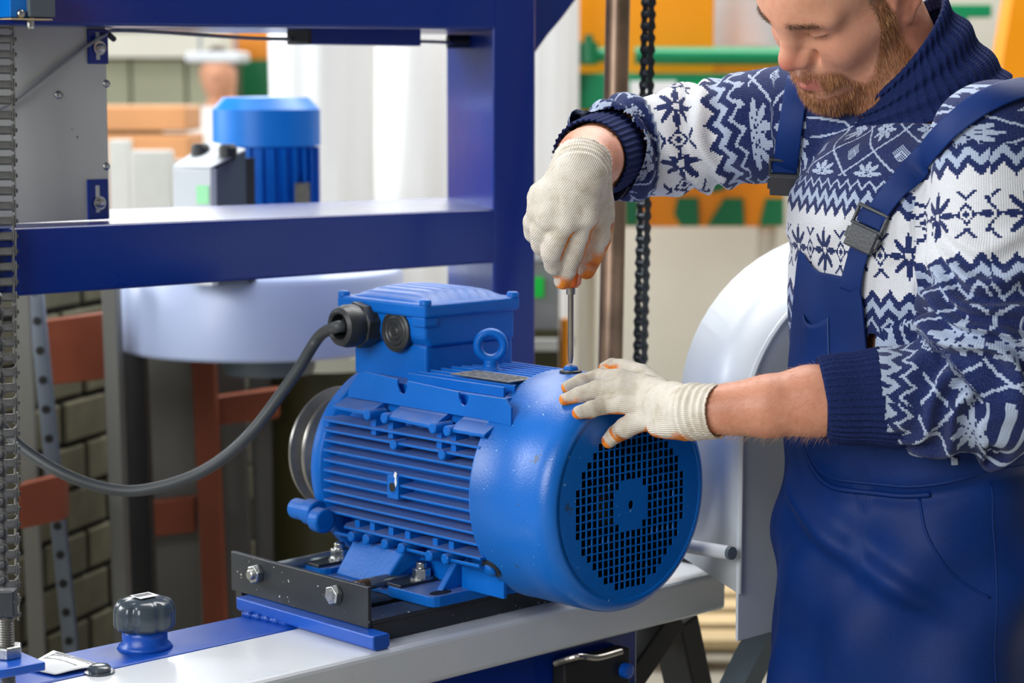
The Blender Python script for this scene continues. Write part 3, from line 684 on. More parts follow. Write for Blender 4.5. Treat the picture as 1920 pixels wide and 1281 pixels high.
obj('motor_cap', MB().lathe(mc+Z*mz[0], Z, [(rm, 0), (rm, mz[1]-mz[0]), (rm*.80, mz[2]-mz[0]), (.01, mz[2]-mz[0]+.002)], 48), M['lightblue'], de, auto=30)
for k in range(28):
    th_ = 2*math.pi*k/28; e_ = np.array([math.cos(th_), math.sin(th_), 0]); f_ = np.array([-math.sin(th_), math.cos(th_), 0]); c_ = mc+Z*dz1
    obj('motor_fin', MB().hexa([c_+e_*rm*.88-f_*.002, c_+e_*rm*.985-f_*.002, c_+e_*rm*.985+f_*.002, c_+e_*rm*.88+f_*.002]+[c_+e_*r_*rm+f_*s_*.002+Z*(mz[0]-dz1-.003) for r_, s_ in ((.88, -1), (.985, -1), (.985, 1), (.88, 1))]), M['motor'], de)
obj('rating_plate', MB().box((-.018, -.002, 0), (.018, 0, .045), lambda a, b_, z: mc+np.array([.072+a*.7, -.068+a*.72+b_, z+P(0, 388, 3.95)[2]])), M['plate'], de)
# control box: corner edge at x=395
e0 = P(395, 320, 3.62); 
bx = empty('control_box', np.array([e0[0], e0[1], dz1]), 'grey and white control box with a pale green sticker, beside the upright motor', 'control box')
d1 = np.array([-.83, .55, 0]); d2 = np.array([.62, .78, 0]); zt_ = P(395, 318, 3.62)[2]; zr_ = P(430, 284, 3.68)[2]
w1, w2 = .083*1.05, .085
c_ = np.array([e0[0], e0[1], dz1])
q = [c_, c_+d1*w1, c_+d1*w1+d2*w2, c_+d2*w2]
tp = [c_+Z*(zt_-dz1), c_+d1*w1+Z*(zt_-dz1), c_+d1*w1+d2*w2+Z*(zr_-dz1+.012), c_+d2*w2+Z*(zr_-dz1)]
obj('front_panel', MB().hexa([p-d2*.0 for p in q[:2]]+[q[1]+d2*.014, q[0]+d2*.014]+[tp[0], tp[1], tp[1]+d2*.014+Z*.002, tp[0]+d2*.014+Z*.002]), M['boxgrey'], bx, bevel=.002)
obj('housing', MB().hexa([q[0]+d2*.014, q[1]+d2*.014, q[2], q[3], tp[0]+d2*.014, tp[1]+d2*.014, tp[2], tp[3]]), M['boxdark'], bx, bevel=.002)
obj('top_cover', MB().hexa([tp[0]+Z*.0005, tp[1]+Z*.0005, tp[2]+Z*.0005, tp[3]+Z*.0005, tp[0]+Z*.005, tp[1]+Z*.005, tp[2]+Z*.005, tp[3]+Z*.005]), M['boxgrey'], bx, bevel=.002)
obj('back_strip', MB().hexa([q[3], q[3]+d1*w1, q[3]+d1*w1+d2*.02, q[3]+d2*.02]+[p+Z*(zr_-dz1-.012) for p in (q[3], q[3]+d1*w1, q[3]+d1*w1+d2*.02, q[3]+d2*.02)]), M['rubber'], bx)
g0 = P(369, 384, 3.6); obj('sticker', MB().box((0, 0, 0), (.028, .001, .032), lambda a, b_, z: c_+d1*(.004+a)-d2*(.0005+b_)+Z*(P(395, 384, 3.62)[2]-dz1+z)), M['mint'], bx, label='pale green square sticker')
for i, t_ in enumerate((.25, .72)):
    pb = tp[0]*(1-.55)+tp[3]*.55; pb = pb+d1*w1*(.78-.72*i)
    obj('knob', MB().lathe(pb+Z*.004, Z, [(.016, 0), (.016, .016), (.012, .022)], 18), M['rubber'], bx)
# white filter bags
def bag(x, rpx, d, ytop, ybot, label, seed, group='white filter bags hanging behind the frame'):
    c_ = P(x, 300, d); r_ = rpx*d/F; zT, zB = P(x, ytop, d)[2], P(x, ybot, d)[2]; rr = random.Random(seed)
    ph = [rr.uniform(0, 6.3) for _ in range(4)]; vs = []; n1, n2 = 72, 26
    for j in range(n2+1):
        t = j/n2
        for k in range(n1):
            a_ = 2*math.pi*k/n1
            r2 = r_*(1+.05*math.sin(3*a_+ph[0]+t*1.5)+.035*math.sin(7*a_+ph[1]-t*2)+.02*math.sin(11*a_+ph[2]+3*t))*(1-.10*(t > .97))
            vs.append(np.array([c_[0]+r2*math.cos(a_), c_[1]+r2*math.sin(a_), zT+(zB-zT)*t]))
    fs = [(j*n1+k, j*n1+(k+1) % n1, (j+1)*n1+(k+1) % n1, (j+1)*n1+k) for j in range(n2) for k in range(n1)]+[tuple(range(n1)), tuple(range(n2*n1, (n2+1)*n1))]
    root = empty('filter_bag', (c_[0], c_[1], zB), label, 'filter bag', group)
    obj('cloth', MB().add(vs, fs), M['cloth'], root, auto=60)
    obj('clamp_band', MB().lathe(np.array([c_[0], c_[1], zB-.02]), Z, [(r_*.96, 0), (r_*.96, .03)], 48), M['slot'], root)
    obj('collar', MB().lathe(np.array([c_[0], c_[1], 0.0]), Z, [(r_*.5, 0), (r_*.5, zB-.02)], 24), M['slot'], root)
bag(603, 97, 6.0, -120, 600, 'tall white cloth filter bag directly right of the upright blue motor', 1)
bag(776, 98, 6.5, -120, 600, 'tall white cloth filter bag directly left of the blue post', 2)
bag(1022, 58, 6.3, -120, 640, 'tall white cloth filter bag showing right of the blue post', 3)
def pbox(name, x0, y0, x1, y1, d, depth, mat, par=None, **k):
    a_, b_ = P(x0, y1, d), P(x1, y0, d)
    return obj(name, MB().box((a_[0], d, a_[2]), (b_[0], d+depth, b_[2])), mat, par, **k)
gc = P(1018, 620, 5.2)
gr = empty('grey_cabinet', (gc[0], 5.3, 0), 'grey cabinet with a bright green sticker beyond the blue post', 'cabinet')
a_, b_ = P(985, 640, 5.2), P(1050, 490, 5.2)
obj('body', MB().box((a_[0], 5.2, 0), (b_[0], 5.5, b_[2])), M['greylow'], gr, bevel=.01)
obj('top', MB().box((a_[0], 5.19, b_[2]), (b_[0]-.01, 5.5, b_[2]+.03)), M['boxgrey'], gr, bevel=.006)
pbox('sticker', 996, 522, 1020, 560, 5.188, .01, M['sticker'], gr, label='bright green square sticker')
pbox('base_panel', 985, 622, 1050, 900, 5.17, .02, M['olive'], gr)
pbox('white_bar', 985, 640, 1047, 662, 5.15, .02, M['whitedim'], gr)
obj('orange_post', MB().cyl((P(1060, 600, 5.3)[0], 5.3, 0), (P(1060, 600, 5.3)[0], 5.3, P(1060, 600, 5.3)[2]), .012), M['orange'], label='thin orange post beside the grey cabinet', cat='post')

# ------------------------------------------------------------------ orange and green machine
om = empty('orange_machine', (P(1270, 400, 6.4)[0], 6.5, 0), 'orange machine with green beams behind the worker', 'machine')
pbox('upper_panel', 1077, -90, 1336, 240, 6.5, .3, M['orange'], om, bevel=.01)
pbox('lower_panel', 1074, 118, 1470, 426, 6.55, .25, M['orangelow'], om, bevel=.01)
pbox('side_panel', 1335, 110, 1480, 140, 6.52, .1, M['orangelow'], om)
pbox('beam', 1074, 137, 1480, 206, 6.35, .15, M['green'], om, bevel=.008)
t0, t1 = P(1190, 104, 6.3), P(1480, 106, 6.3)
obj('tube', MB().cyl(t0, t1, .026, 24), M['green'], om, smooth=False, auto=40)
obj('tube', MB().cyl(P(1079, 102, 6.3), P(1136, 103, 6.3), .022, 24), M['green'], om, auto=40)
obj('clamp', MB().cyl(P(1104, 120, 6.28), P(1104, 80, 6.28), .028, 20).cyl(P(1104, 80, 6.28), P(1104, 66, 6.28), .014, 16), M['darkgreen'], om, auto=40)
pbox('label', 1180, 152, 1266, 210, 6.33, .018, M['paper'], om, label='white notice plate on the green beam')
pbox('green_lamp', 1296, 158, 1325, 172, 6.33, .018, M['sticker'], om)
def flat(name, pts, d, mat, par): return obj(name, MB().prism([P(x, y, d) for x, y in pts], np.array([0, .012, 0])), mat, par)
flat('emblem_shape', [(1305, 334), (1318, 352), (1337, 362), (1356, 356), (1371, 342), (1372, 326), (1305, 326)], 6.53, M['darkgreen'], om)
flat('emblem_shape', [(1271, 371), (1309, 371), (1311, 424), (1276, 424), (1264, 402)], 6.53, M['darkgreen'], om)
flat('emblem_shape', [(1358, 372), (1393, 372), (1396, 424), (1326, 424)], 6.53, M['darkgreen'], om)
flat('emblem_shape', [(1436, 372), (1470, 372), (1470, 424), (1424, 424)], 6.53, M['darkgreen'], om)
flat('emblem_shape', [(1172, 366), (1196, 368), (1196, 424), (1172, 424)], 6.53, M['darkgreen'], om)
for x in (1100, 1440): obj('foot', MB().cyl((P(x, 420, 6.6)[0], 6.62, 0), (P(x, 420, 6.6)[0], 6.62, P(x, 424, 6.6)[2]), .03), M['offwhite'], om)
dt = P(1400, 0, 6.9)
obj('silver_duct', MB().cyl((dt[0], 6.95, P(0, 86, 6.9)[2]), (dt[0], 6.95, P(0, -120, 6.9)[2]), .115, 32), M['boxgrey'], auto=40, label='pale grey round duct above the orange machine', cat='duct')
gf_ = empty('green_rail', (P(1800, 200, 6.6)[0], 6.7, 0), 'green steel rail frame behind the worker\'s collar', 'rail')
pbox('top_rail', 1738, 10, 1850, 34, 6.6, .05, M['green'], gf_, bevel=.004)
g_ = P(1795, 30, 6.6); obj('post', MB().box((g_[0]-.016, 6.6, 0), (g_[0]+.018, 6.65, g_[2])), M['green'], gf_, bevel=.004)
pbox('lower_rail', 1700, 178, 1850, 200, 6.6, .05, M['green'], gf_, bevel=.004)
hp = empty('orange_hopper', (P(1900, 300, 5.6)[0], 5.7, 0), 'tall orange slanted machine side at the right edge of the picture', 'machine')
q = [P(x, y, 5.6) for x, y in ((1902, -60), (1872, 118), (1892, 1280), (2100, 1280), (2100, -60))]
q[2][2] = 0; q[3][2] = 0
obj('side_sheet', MB().prism(q, np.array([0, .1, 0])), M['orange'], hp, bevel=.01)
# pallet boards on the floor
pl = empty('wooden_pallet', (.8, 5.85, 0), 'pale wooden pallet of boards on the floor at lower right', 'pallet')
for k in range(6):
    y0 = 5.35+k*.17
    obj('board', MB().box((.35, y0, .06), (1.24, y0+.11, .085)), M['woodpale'], pl, bevel=.003)
for xx in (.40, .76, 1.12): obj('bearer', MB().box((xx, 5.33, 0), (xx+.08, 6.33, .06)), M['woodpale'], pl)
# ------------------------------------------------------------------ left background
# timber and boards
for i, (y0, y1, x1, lab) in enumerate(((196, 246, 352, 'upper thick timber board in the far stack'), (250, 312, 356, 'lower thick timber board in the far stack'))):
    a_, b_ = P(-60, y1, 7.0), P(x1, y0, 7.0)
    obj('timber_board', MB().box((a_[0], 7.0, a_[2]), (b_[0], 7.35, b_[2]-.004)), M['wood'], bevel=.008, label=lab, cat='board')
a_ = P(-60, 312, 7.0); b_ = P(345, 312, 7.0)
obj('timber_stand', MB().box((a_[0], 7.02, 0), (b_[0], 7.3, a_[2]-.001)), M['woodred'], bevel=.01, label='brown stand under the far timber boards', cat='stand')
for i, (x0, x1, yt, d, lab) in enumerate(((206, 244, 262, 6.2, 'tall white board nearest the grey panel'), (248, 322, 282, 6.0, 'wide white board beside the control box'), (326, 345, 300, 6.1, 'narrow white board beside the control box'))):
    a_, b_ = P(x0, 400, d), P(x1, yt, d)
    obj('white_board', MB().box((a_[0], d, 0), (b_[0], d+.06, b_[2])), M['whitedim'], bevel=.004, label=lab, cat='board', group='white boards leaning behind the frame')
cab = empty('wall_cabinet', (P(300, 190, 10.3)[0], 10.4, 0), 'olive grey cabinet row far behind, with a white top', 'cabinet')
for k, (x0, x1) in enumerate(((150, 248), (252, 352), (356, 440))):
    pbox('door', x0, 112, x1, 205, 10.2, .05, M['farwall'], cab, bevel=.01)
pbox('top', 150, 62, 415, 108, 10.1, .5, M['offwhite'], cab)
pbox('carcass', 150, 108, 440, 300, 10.25, .35, M['olive'], cab)
hq = P(404, 97, 8.3); hood = obj('white_hood', MB().box((P(352, 97, 8.3)[0], 8.3, P(352, 117, 8.3)[2]), (P(455, 97, 8.3)[0], 8.6, hq[2])), M['boxgrey'], label='white rectangular hood above the far worker\'s head', cat='hood', bevel=.01)
for dx_ in (-.07, .07): obj('hanger_rod', MB().cyl((hq[0]+dx_, 8.45, hq[2]), (hq[0]+dx_, 8.45, 7.0), .006, 8), M['slot'], hood)
om2 = empty('far_orange_machine', (P(470, 150, 10)[0], 10, 0), 'orange and green machine far behind the upright motor', 'machine')
pbox('panel', 400, -40, 520, 330, 11.0, .3, M['orangelow'], om2)
pbox('green_panel', 440, 112, 520, 330, 10.9, .08, M['darkgreen'], om2)
flat('brace', [(450, 140), (520, 158), (520, 172), (450, 156)], 10.85, M['orange'], om2)
# lower left clutter: block wall, struts, boards
Wd = np.array([math.sin(math.radians(18.5)), math.cos(math.radians(18.5)), 0]); Wn = np.array([Wd[1], -Wd[0], 0]); w0 = P(20, 600, 3.95); w0[2] = 0
bw = empty('block_wall', w0+Wd*.5, 'stack of pale blocks in courses at the lower left behind the struts', 'block stack')
def W_(s_, t, z): return w0+Wd*s_-Wn*t+Z*z
obj('mortar', MB().box((-.4, .010, 0), (1.2, .10, 1.18), W_), M['mortar'], bw)
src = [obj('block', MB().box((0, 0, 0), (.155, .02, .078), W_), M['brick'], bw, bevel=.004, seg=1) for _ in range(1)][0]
first = True
for r_ in range(13):
    for k in range(9):
        s0 = -.4+k*.168+(.084 if r_ % 2 else 0)
        if s0+.155 > 1.2: continue
        off = Wd*s0+Z*(r_*.089+.006)-Wn*rnd.uniform(-.003, .003)
        if first: src.location = Vector(src.location)+Vector(off); base0 = off; first = False
        else: share(src, bw, off-base0)
def post_(name, x0, x1, d, ytop, mat, lab, cat, lean=0, depth=.05, ybot=None, group=None, holes=None):
    a_, b_ = P(x0, ytop, d), P(x1, ytop, d); zT = a_[2]
    root = empty(name, ((a_[0]+b_[0])/2+lean, d+depth/2, 0), lab, cat, group)
    obj('bar', MB().hexa([(a_[0]+lean, d, 0), (b_[0]+lean, d, 0), (b_[0]+lean, d+depth, 0), (a_[0]+lean, d+depth, 0), (a_[0], d, zT), (b_[0], d, zT), (b_[0], d+depth, zT), (a_[0], d+depth, zT)]), mat, root, bevel=.002)
    if holes:
        n = int(zT/holes); cx = (a_[0]+b_[0])/2; h0 = None
        for k in range(n):
            z_ = zT-(k+.5)*holes; c_ = np.array([cx+lean*(1-z_/zT), d-.0005, z_])
            if h0 is None: h0 = obj('hole', MB().lathe(c_, np.array([0, -1.0, 0]), [(.0075, -.003), (.0075, .0012)], 12), M['dark'], root); c0_ = c_
            else: share(h0, root, c_-c0_)
    return root
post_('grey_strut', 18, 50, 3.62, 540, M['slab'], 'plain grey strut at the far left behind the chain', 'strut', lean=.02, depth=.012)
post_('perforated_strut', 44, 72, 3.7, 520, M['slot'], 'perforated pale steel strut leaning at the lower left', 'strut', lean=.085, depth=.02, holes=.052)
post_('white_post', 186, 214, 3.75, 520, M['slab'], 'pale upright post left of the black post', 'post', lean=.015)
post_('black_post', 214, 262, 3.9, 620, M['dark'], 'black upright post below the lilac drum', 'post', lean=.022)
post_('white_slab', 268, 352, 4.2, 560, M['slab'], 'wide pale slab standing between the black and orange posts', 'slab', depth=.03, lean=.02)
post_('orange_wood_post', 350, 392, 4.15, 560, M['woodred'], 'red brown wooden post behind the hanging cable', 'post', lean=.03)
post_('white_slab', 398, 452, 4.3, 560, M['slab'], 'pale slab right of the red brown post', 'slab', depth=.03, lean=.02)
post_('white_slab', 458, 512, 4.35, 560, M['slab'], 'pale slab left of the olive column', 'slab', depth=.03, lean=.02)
obj('olive_column', MB().lathe(np.array([P(600, 800, 4.3)[0], 4.4, 0]), Z, [(.12, 0), (.12, P(0, 690, 4.4)[2])], 32), M['olive'], auto=40, label='dark olive column behind the pulley of the motor', cat='column')
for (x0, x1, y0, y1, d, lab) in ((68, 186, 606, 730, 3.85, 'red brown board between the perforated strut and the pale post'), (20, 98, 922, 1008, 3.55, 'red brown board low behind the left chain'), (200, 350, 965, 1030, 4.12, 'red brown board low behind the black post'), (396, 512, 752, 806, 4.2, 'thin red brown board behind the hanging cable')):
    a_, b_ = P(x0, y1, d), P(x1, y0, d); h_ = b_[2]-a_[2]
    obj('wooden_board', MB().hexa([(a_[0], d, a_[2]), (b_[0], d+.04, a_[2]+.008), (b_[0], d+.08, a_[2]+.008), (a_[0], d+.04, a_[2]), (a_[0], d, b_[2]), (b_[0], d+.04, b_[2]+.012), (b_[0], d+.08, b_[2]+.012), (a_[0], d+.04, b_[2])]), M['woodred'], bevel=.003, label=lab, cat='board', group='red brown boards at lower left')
# ------------------------------------------------------------------ implicit surfaces (bodies, gloves, knitwear)
class Field:
    def __init__(s, xs, ys, zs):
        s.c = [np.asarray(q, np.float32) for q in (xs, ys, zs)]; s.F = np.full([len(q) for q in s.c], 1.0, np.float32)
    def win(s, lo, hi, k):
        sl = []
        for i in range(3):
            a = max(int(np.searchsorted(s.c[i], lo[i]-k-.012)), 0); b = min(int(np.searchsorted(s.c[i], hi[i]+k+.012)), len(s.c[i]))
            if b <= a: return None
            sl.append(slice(a, b))
        return tuple(sl)
    def add(s, fn, lo, hi, k=.01, sub=False):
        sl = s.win(lo, hi, k)
        if sl is None: return
        X = s.c[0][sl[0]][:, None, None]; Y = s.c[1][sl[1]][None, :, None]; Zz = s.c[2][sl[2]][None, None, :]
        d = fn(X, Y, Zz); a = s.F[sl]
        if sub:
            d = -d; h = np.maximum(k-np.abs(a-d), 0)/k; s.F[sl] = np.maximum(a, d)+h*h*k*.25
        else:
            h = np.maximum(k-np.abs(a-d), 0)/k; s.F[sl] = np.minimum(a, d)-h*h*k*.25
    def cone(s, a, b, ra, rb, k=.01, sub=False):
        a = np.asarray(a, float); b = np.asarray(b, float); ab = b-a; l2 = float(ab@ab)+1e-12; R = max(ra, rb)
        def fn(X, Y, Zz):
            px_, py_, pz_ = X-a[0], Y-a[1], Zz-a[2]
            t = np.clip((px_*ab[0]+py_*ab[1]+pz_*ab[2])/l2, 0, 1)
            return np.sqrt((px_-t*ab[0])**2+(py_-t*ab[1])**2+(pz_-t*ab[2])**2)-(ra+(rb-ra)*t)
        s.add(fn, np.minimum(a, b)-R, np.maximum(a, b)+R, k, sub)
    def path(s, pts, rs, k=.01):
        for i in range(len(pts)-1): s.cone(pts[i], pts[i+1], rs[i], rs[i+1], k)
    def ell(s, c, R, fr=None, k=.01, sub=False):
        c = np.asarray(c, float); fr = np.eye(3) if fr is None else fr; R = np.asarray(R, float); m = R.max()
        def fn(X, Y, Zz):
            q = [(X-c[0])*fr[0][i]+(Y-c[1])*fr[1][i]+(Zz-c[2])*fr[2][i] for i in range(3)]
            k0 = np.sqrt((q[0]/R[0])**2+(q[1]/R[1])**2+(q[2]/R[2])**2)
            k1 = np.sqrt((q[0]/R[0]**2)**2+(q[1]/R[1]**2)**2+(q[2]/R[2]**2)**2)+1e-9
            return k0*(k0-1)/k1
        s.add(fn, c-m, c+m, k, sub)
    def mesh(s):
        F_ = s.F; S_ = F_ < 0; nx, ny, nz = F_.shape
        cnt = sum(S_[i:nx-1+i, j:ny-1+j, k:nz-1+k].astype(np.int8) for i in (0, 1) for j in (0, 1) for k in (0, 1))
        act = np.argwhere((cnt > 0) & (cnt < 8)); idx = np.full(cnt.shape, -1, np.int32); idx[tuple(act.T)] = np.arange(len(act))
        acc = np.zeros((len(act), 3)); num = np.zeros(len(act))
        cor = [(i, j, k) for i in (0, 1) for j in (0, 1) for k in (0, 1)]
        for a in cor:
            for ax in range(3):
                if a[ax]: continue
                b = list(a); b[ax] = 1
                ia = act+np.array(a); ib = act+np.array(b)
                fa = F_[tuple(ia.T)]; fb = F_[tuple(ib.T)]; ok = (fa < 0) != (fb < 0)
                t = np.where(ok, fa/np.where(ok, fa-fb, 1), 0)
                p = np.stack([s.c[q][ia[:, q]]+(s.c[q][ib[:, q]]-s.c[q][ia[:, q]])*t for q in range(3)], 1)
                acc += np.where(ok[:, None], p, 0); num += ok
        vs = acc/np.maximum(num, 1)[:, None]; fs = []
        for ax in range(3):
            o1, o2 = [(1, 2), (2, 0), (0, 1)][ax]
            sa = [slice(None)]*3; sb = [slice(None)]*3; sa[ax] = slice(0, -1); sb[ax] = slice(1, None)
            A_, B_ = S_[tuple(sa)], S_[tuple(sb)]; e = np.argwhere(A_ != B_)
            e = e[(e[:, o1] > 0) & (e[:, o2] > 0) & (e[:, o1] < F_.shape[o1]-1) & (e[:, o2] < F_.shape[o2]-1)]
            def g(d1, d2):
                q = e.copy(); q[:, o1] -= d1; q[:, o2] -= d2; return idx[tuple(q.T)]
            quad = np.stack([g(0, 0), g(1, 0), g(1, 1), g(0, 1)], 1); fl = A_[tuple(e.T)]
            quad[fl] = quad[fl][:, ::-1]; fs.append(quad)
        fs = np.concatenate(fs); fs = fs[(fs >= 0).all(1)]
        return vs, fs[:, ::-1]
def npmesh(name, vs, fs, mat, parent, attrs=None, uv=None, smooth=True, label=None):
    base = origin(parent); me = bpy.data.meshes.new(name)
    n = len(vs); me.vertices.add(n); me.vertices.foreach_set('co', (vs-base).astype(np.float32).ravel())
    w_ = fs.shape[1]; me.loops.add(fs.size); me.loops.foreach_set('vertex_index', fs.astype(np.int32).ravel())
    me.polygons.add(len(fs)); me.polygons.foreach_set('loop_start', np.arange(0, fs.size, w_, dtype=np.int32)); 
    me.update(calc_edges=True); me.validate()
    for k_, v_ in (attrs or {}).items():
        a = me.attributes.new(k_, 'FLOAT', 'POINT'); a.data.foreach_set('value', np.asarray(v_, np.float32))
    if uv is not None:
        l = me.uv_layers.new(name='UVMap'); l.data.foreach_set('uv', np.asarray(uv, np.float32).ravel())
    if smooth: me.polygons.foreach_set('use_smooth', np.ones(len(me.polygons), bool))
    me.materials.append(mat); o = bpy.data.objects.new(name, me); COL.objects.link(o); o.parent = parent
    if label: o['label'] = label
    return o
def normals(vs, fs):
    n = np.cross(vs[fs[:, 1]]-vs[fs[:, 0]], vs[fs[:, 2]]-vs[fs[:, 0]]); N_ = np.zeros_like(vs)
    for i in range(fs.shape[1]): np.add.at(N_, fs[:, i], n)
    return N_/(np.linalg.norm(N_, axis=1)[:, None]+1e-12)
def smoothv(vs, fs, it=1, lam=.5, w=None):
    for _ in range(it):
        acc = np.zeros_like(vs); c = np.zeros(len(vs))
        for i in range(4):
            j = (i+1) % 4
            np.add.at(acc, fs[:, i], vs[fs[:, j]]); np.add.at(c, fs[:, i], 1); np.add.at(acc, fs[:, j], vs[fs[:, i]]); np.add.at(c, fs[:, j], 1)
        d = (acc/np.maximum(c, 1)[:, None]-vs)*lam
        vs = vs+(d if w is None else d*w[:, None])
    return vs
# cheap smooth 3-D value noise
_rs = np.random.RandomState(4); _tab = _rs.rand(32, 32, 32)
def vnoise(p):
    i = np.floor(p).astype(int); f = p-i; f = f*f*(3-2*f); r = 0
    for a in (0, 1):
        for b_ in (0, 1):
            for c in (0, 1):
                wgt = (f[:, 0] if a else 1-f[:, 0])*(f[:, 1] if b_ else 1-f[:, 1])*(f[:, 2] if c else 1-f[:, 2])
                r = r+wgt*_tab[(i[:, 0]+a) % 32, (i[:, 1]+b_) % 32, (i[:, 2]+c) % 32]
    return r-.5

# ------------------------------------------------------------------ person materials
def skin_mat():
    m, nt, bs = newmat('skin')
    n = noise(nt, 30, 5, .6); n2 = noise(nt, 350, 3, .6)
    base_ = ramp(nt, n, [(.3, lin((206, 142, 112))), (.55, lin((222, 162, 132))), (.8, lin((214, 138, 112)))])
    a = attr(nt, 'red'); c1 = mixc(nt, a.outputs['Fac'], base_, lin((200, 100, 84)))
    a = attr(nt, 'lip'); c1 = mixc(nt, a.outputs['Fac'], c1, lin((190, 112, 98)))
    a = attr(nt, 'stubble'); f = S(a.outputs['Fac'])*(S(n2)*.8+.45)
    c1 = mixc(nt, f.min(1), c1, lin((134, 82, 50)))
    nt.links.new(c1, bs.inputs['Base Color']); bs.inputs['Roughness'].default_value = .48
    bs.inputs['Subsurface Weight'].default_value = .10; bs.inputs['Subsurface Radius'].default_value = (.012, .005, .003); bs.inputs['Subsurface Scale'].default_value = .4
    bump(nt, bs, S(noise(nt, 420, 3, .6))+S(noise(nt, 140, 2, .5))*.5, .30, .0009); return m
def hair_mat(name, c0, c1):
    m, nt, bs = newmat(name); nt.links.new(ramp(nt, noise(nt, 60, 3, .6), [(.3, lin(c0)), (.7, lin(c1))]), bs.inputs['Base Color'])
    bs.inputs['Roughness'].default_value = .45; return m
def glove_mat():
    m, nt, bs = newmat('knitted_glove')
    base_ = ramp(nt, noise(nt, 45, 6, .65), [(.30, lin((206, 194, 174))), (.5, lin((232, 224, 210))), (.75, lin((240, 234, 222)))])
    dirt = S(attr(nt, 'dirt').outputs['Fac'])*(S(noise(nt, 70, 5, .7))*1.6)
    c1 = mixc(nt, dirt.min(.8), base_, lin((138, 118, 92)))
    coat = S(attr(nt, 'coat').outputs['Fac'])
    oc = ramp(nt, noise(nt, 90, 4, .6), [(.3, lin((196, 92, 20))), (.6, lin((238, 140, 32)))])
    c1 = mixc(nt, coat, c1, oc); nt.links.new(c1, bs.inputs['Base Color']); bs.inputs['Roughness'].default_value = .8
    rib = (S(attr(nt, 'rib').outputs['Fac'])*2*math.pi/.0021).sin(); row = (S(attr(nt, 'row').outputs['Fac'])*2*math.pi/.0016).sin()
    bump(nt, bs, (rib*.75+row*.25)*(1-coat)+S(noise(nt, 500, 3, .6))*.8, .55, .0006); return m
NAVY = lin((26, 40, 92)); CREAM = lin((226, 228, 232)); PALE = lin((176, 190, 214))
def knit_mat():
    m, nt, bs = newmat('patterned_knitwear')
    uv = nt.nodes.new('ShaderNodeUVMap'); sp = nt.nodes.new('ShaderNodeSeparateXYZ'); nt.links.new(uv.outputs[0], sp.inputs[0])
    U_, V_ = S(sp.outputs[0]), S(sp.outputs[1]); su, sv = .0026, .0021
    u = (U_/su).floor()*su; v = (V_/sv).floor()*sv     # stitch grid
    per = .34
    w_ = ((v/per).fract()-.5)*per                       # distance from the centre of the white star band
    aw = w_.abs()
    zig = u.ping(.0135)*1.0                              # 0..0.0135
    t = aw+zig
    white = t < .052
    line = (t > .062)*(t < .072)
    line2 = (t > .083)*(t < .088)
    def star(cu, R, petals, sharp, per_u, off_v=0.0, vv=None):
        x = ((cu/per_u).fract()-.5)*per_u; y = (vv if vv is not None else w_)-off_v
        r = (x*x+y*y).sqrt(); th = S.m('ARCTAN2', y, x)
        c8 = (th*petals).cos()
        return r, c8, x, y
    r, c8, x, y = star(u, .03, 8, 1, .078)
    petal = (r < (c8*.34+.66)*.0265)*(r > .004)*((th_gap := (S.m('ARCTAN2', y, x)*4+math.pi/8*4).sin().abs()) > .16)
    diam_u = u+.039
    r2, c2, x2, y2 = star(diam_u, .02, 4, 1, .078)
    dm = (x2.abs()+y2.abs()); dia = (dm < .0125)*((dm > .0085)+(dm < .0045)).min(1)
    cr = ((x2.abs()-(y2.abs()-.016)).abs() < .0028)*(y2.abs() > .014)*(y2.abs() < .026)
    starband = (petal+dia+cr).min(1)
    # lattice zone
    P1 = .074
    p = (u*.62+v)/P1; q = (u*.62-v)/P1
    lp, lq = (p.fract()-.5).abs(), (q.fract()-.5).abs()
    lat = ((lp > .472)+(lq > .472)).min(1)
    xx = ((p.fract()-.5)+(q.fract()-.5)); yy = ((p.fract()-.5)-(q.fract()-.5))
    rr_ = (xx*xx+yy*yy).sqrt(); ang = S.m('ARCTAN2', yy, xx)
    sel = (((p.floor()+q.floor())*.5).fract() > .25)
    fl = (rr_ < ((ang*8).cos()*.12+.42))*((ang*8+math.pi).cos() < .88)*(rr_ > .05)
    tree_w = (.42-(yy+.04).abs())*.75
    tree = ((xx.abs()) < tree_w)*(((xx.abs()*1.3+yy)/.13).fract() < .58)*(yy.abs() < .44)
    motif = fl*(1-sel)+tree*sel
    zone = (aw > .093)
    latt = ((lat+motif).min(1))*zone
    lt = (white*(1-starband)+(1-white)*(line+line2+latt)).min(1)
    cream = white*(1-starband)
    fz = S(noise(nt, 900, 2, .6))
    c1 = mixc(nt, lt, NAVY, PALE); c1 = mixc(nt, cream.min(1), c1, CREAM)
    c1 = mixc(nt, (fz-.5).max(0)*1.2, c1, lin((120, 134, 170)))
    nt.links.new(c1, bs.inputs['Base Color']); bs.inputs['Roughness'].default_value = .85
    bs.inputs['Sheen Weight'].default_value = .12; bs.inputs['Specular IOR Level'].default_value = .15
    k1 = ((U_/su*2*math.pi).cos()*(-1)); vv_ = V_+(U_/su).ping(.5)*sv*.9
    k2 = (vv_/sv*2*math.pi).sin()
    bump(nt, bs, k1*.5+k2*.4+fz*.5, .5, .0009); return m
def rib_mat():
    m, nt, bs = newmat('ribbed_navy_knit')
    nt.links.new(ramp(nt, noise(nt, 500, 3, .6), [(.3, lin((22, 32, 74))), (.7, lin((36, 50, 98)))]), bs.inputs['Base Color'])
    bs.inputs['Roughness'].default_value = .9; bs.inputs['Specular IOR Level'].default_value = .12
    row = (S(attr(nt, 'row').outputs['Fac'])*2*math.pi/.0022).sin()
    bump(nt, bs, row*.4+S(noise(nt, 700, 2, .5)), .45, .0008); return m
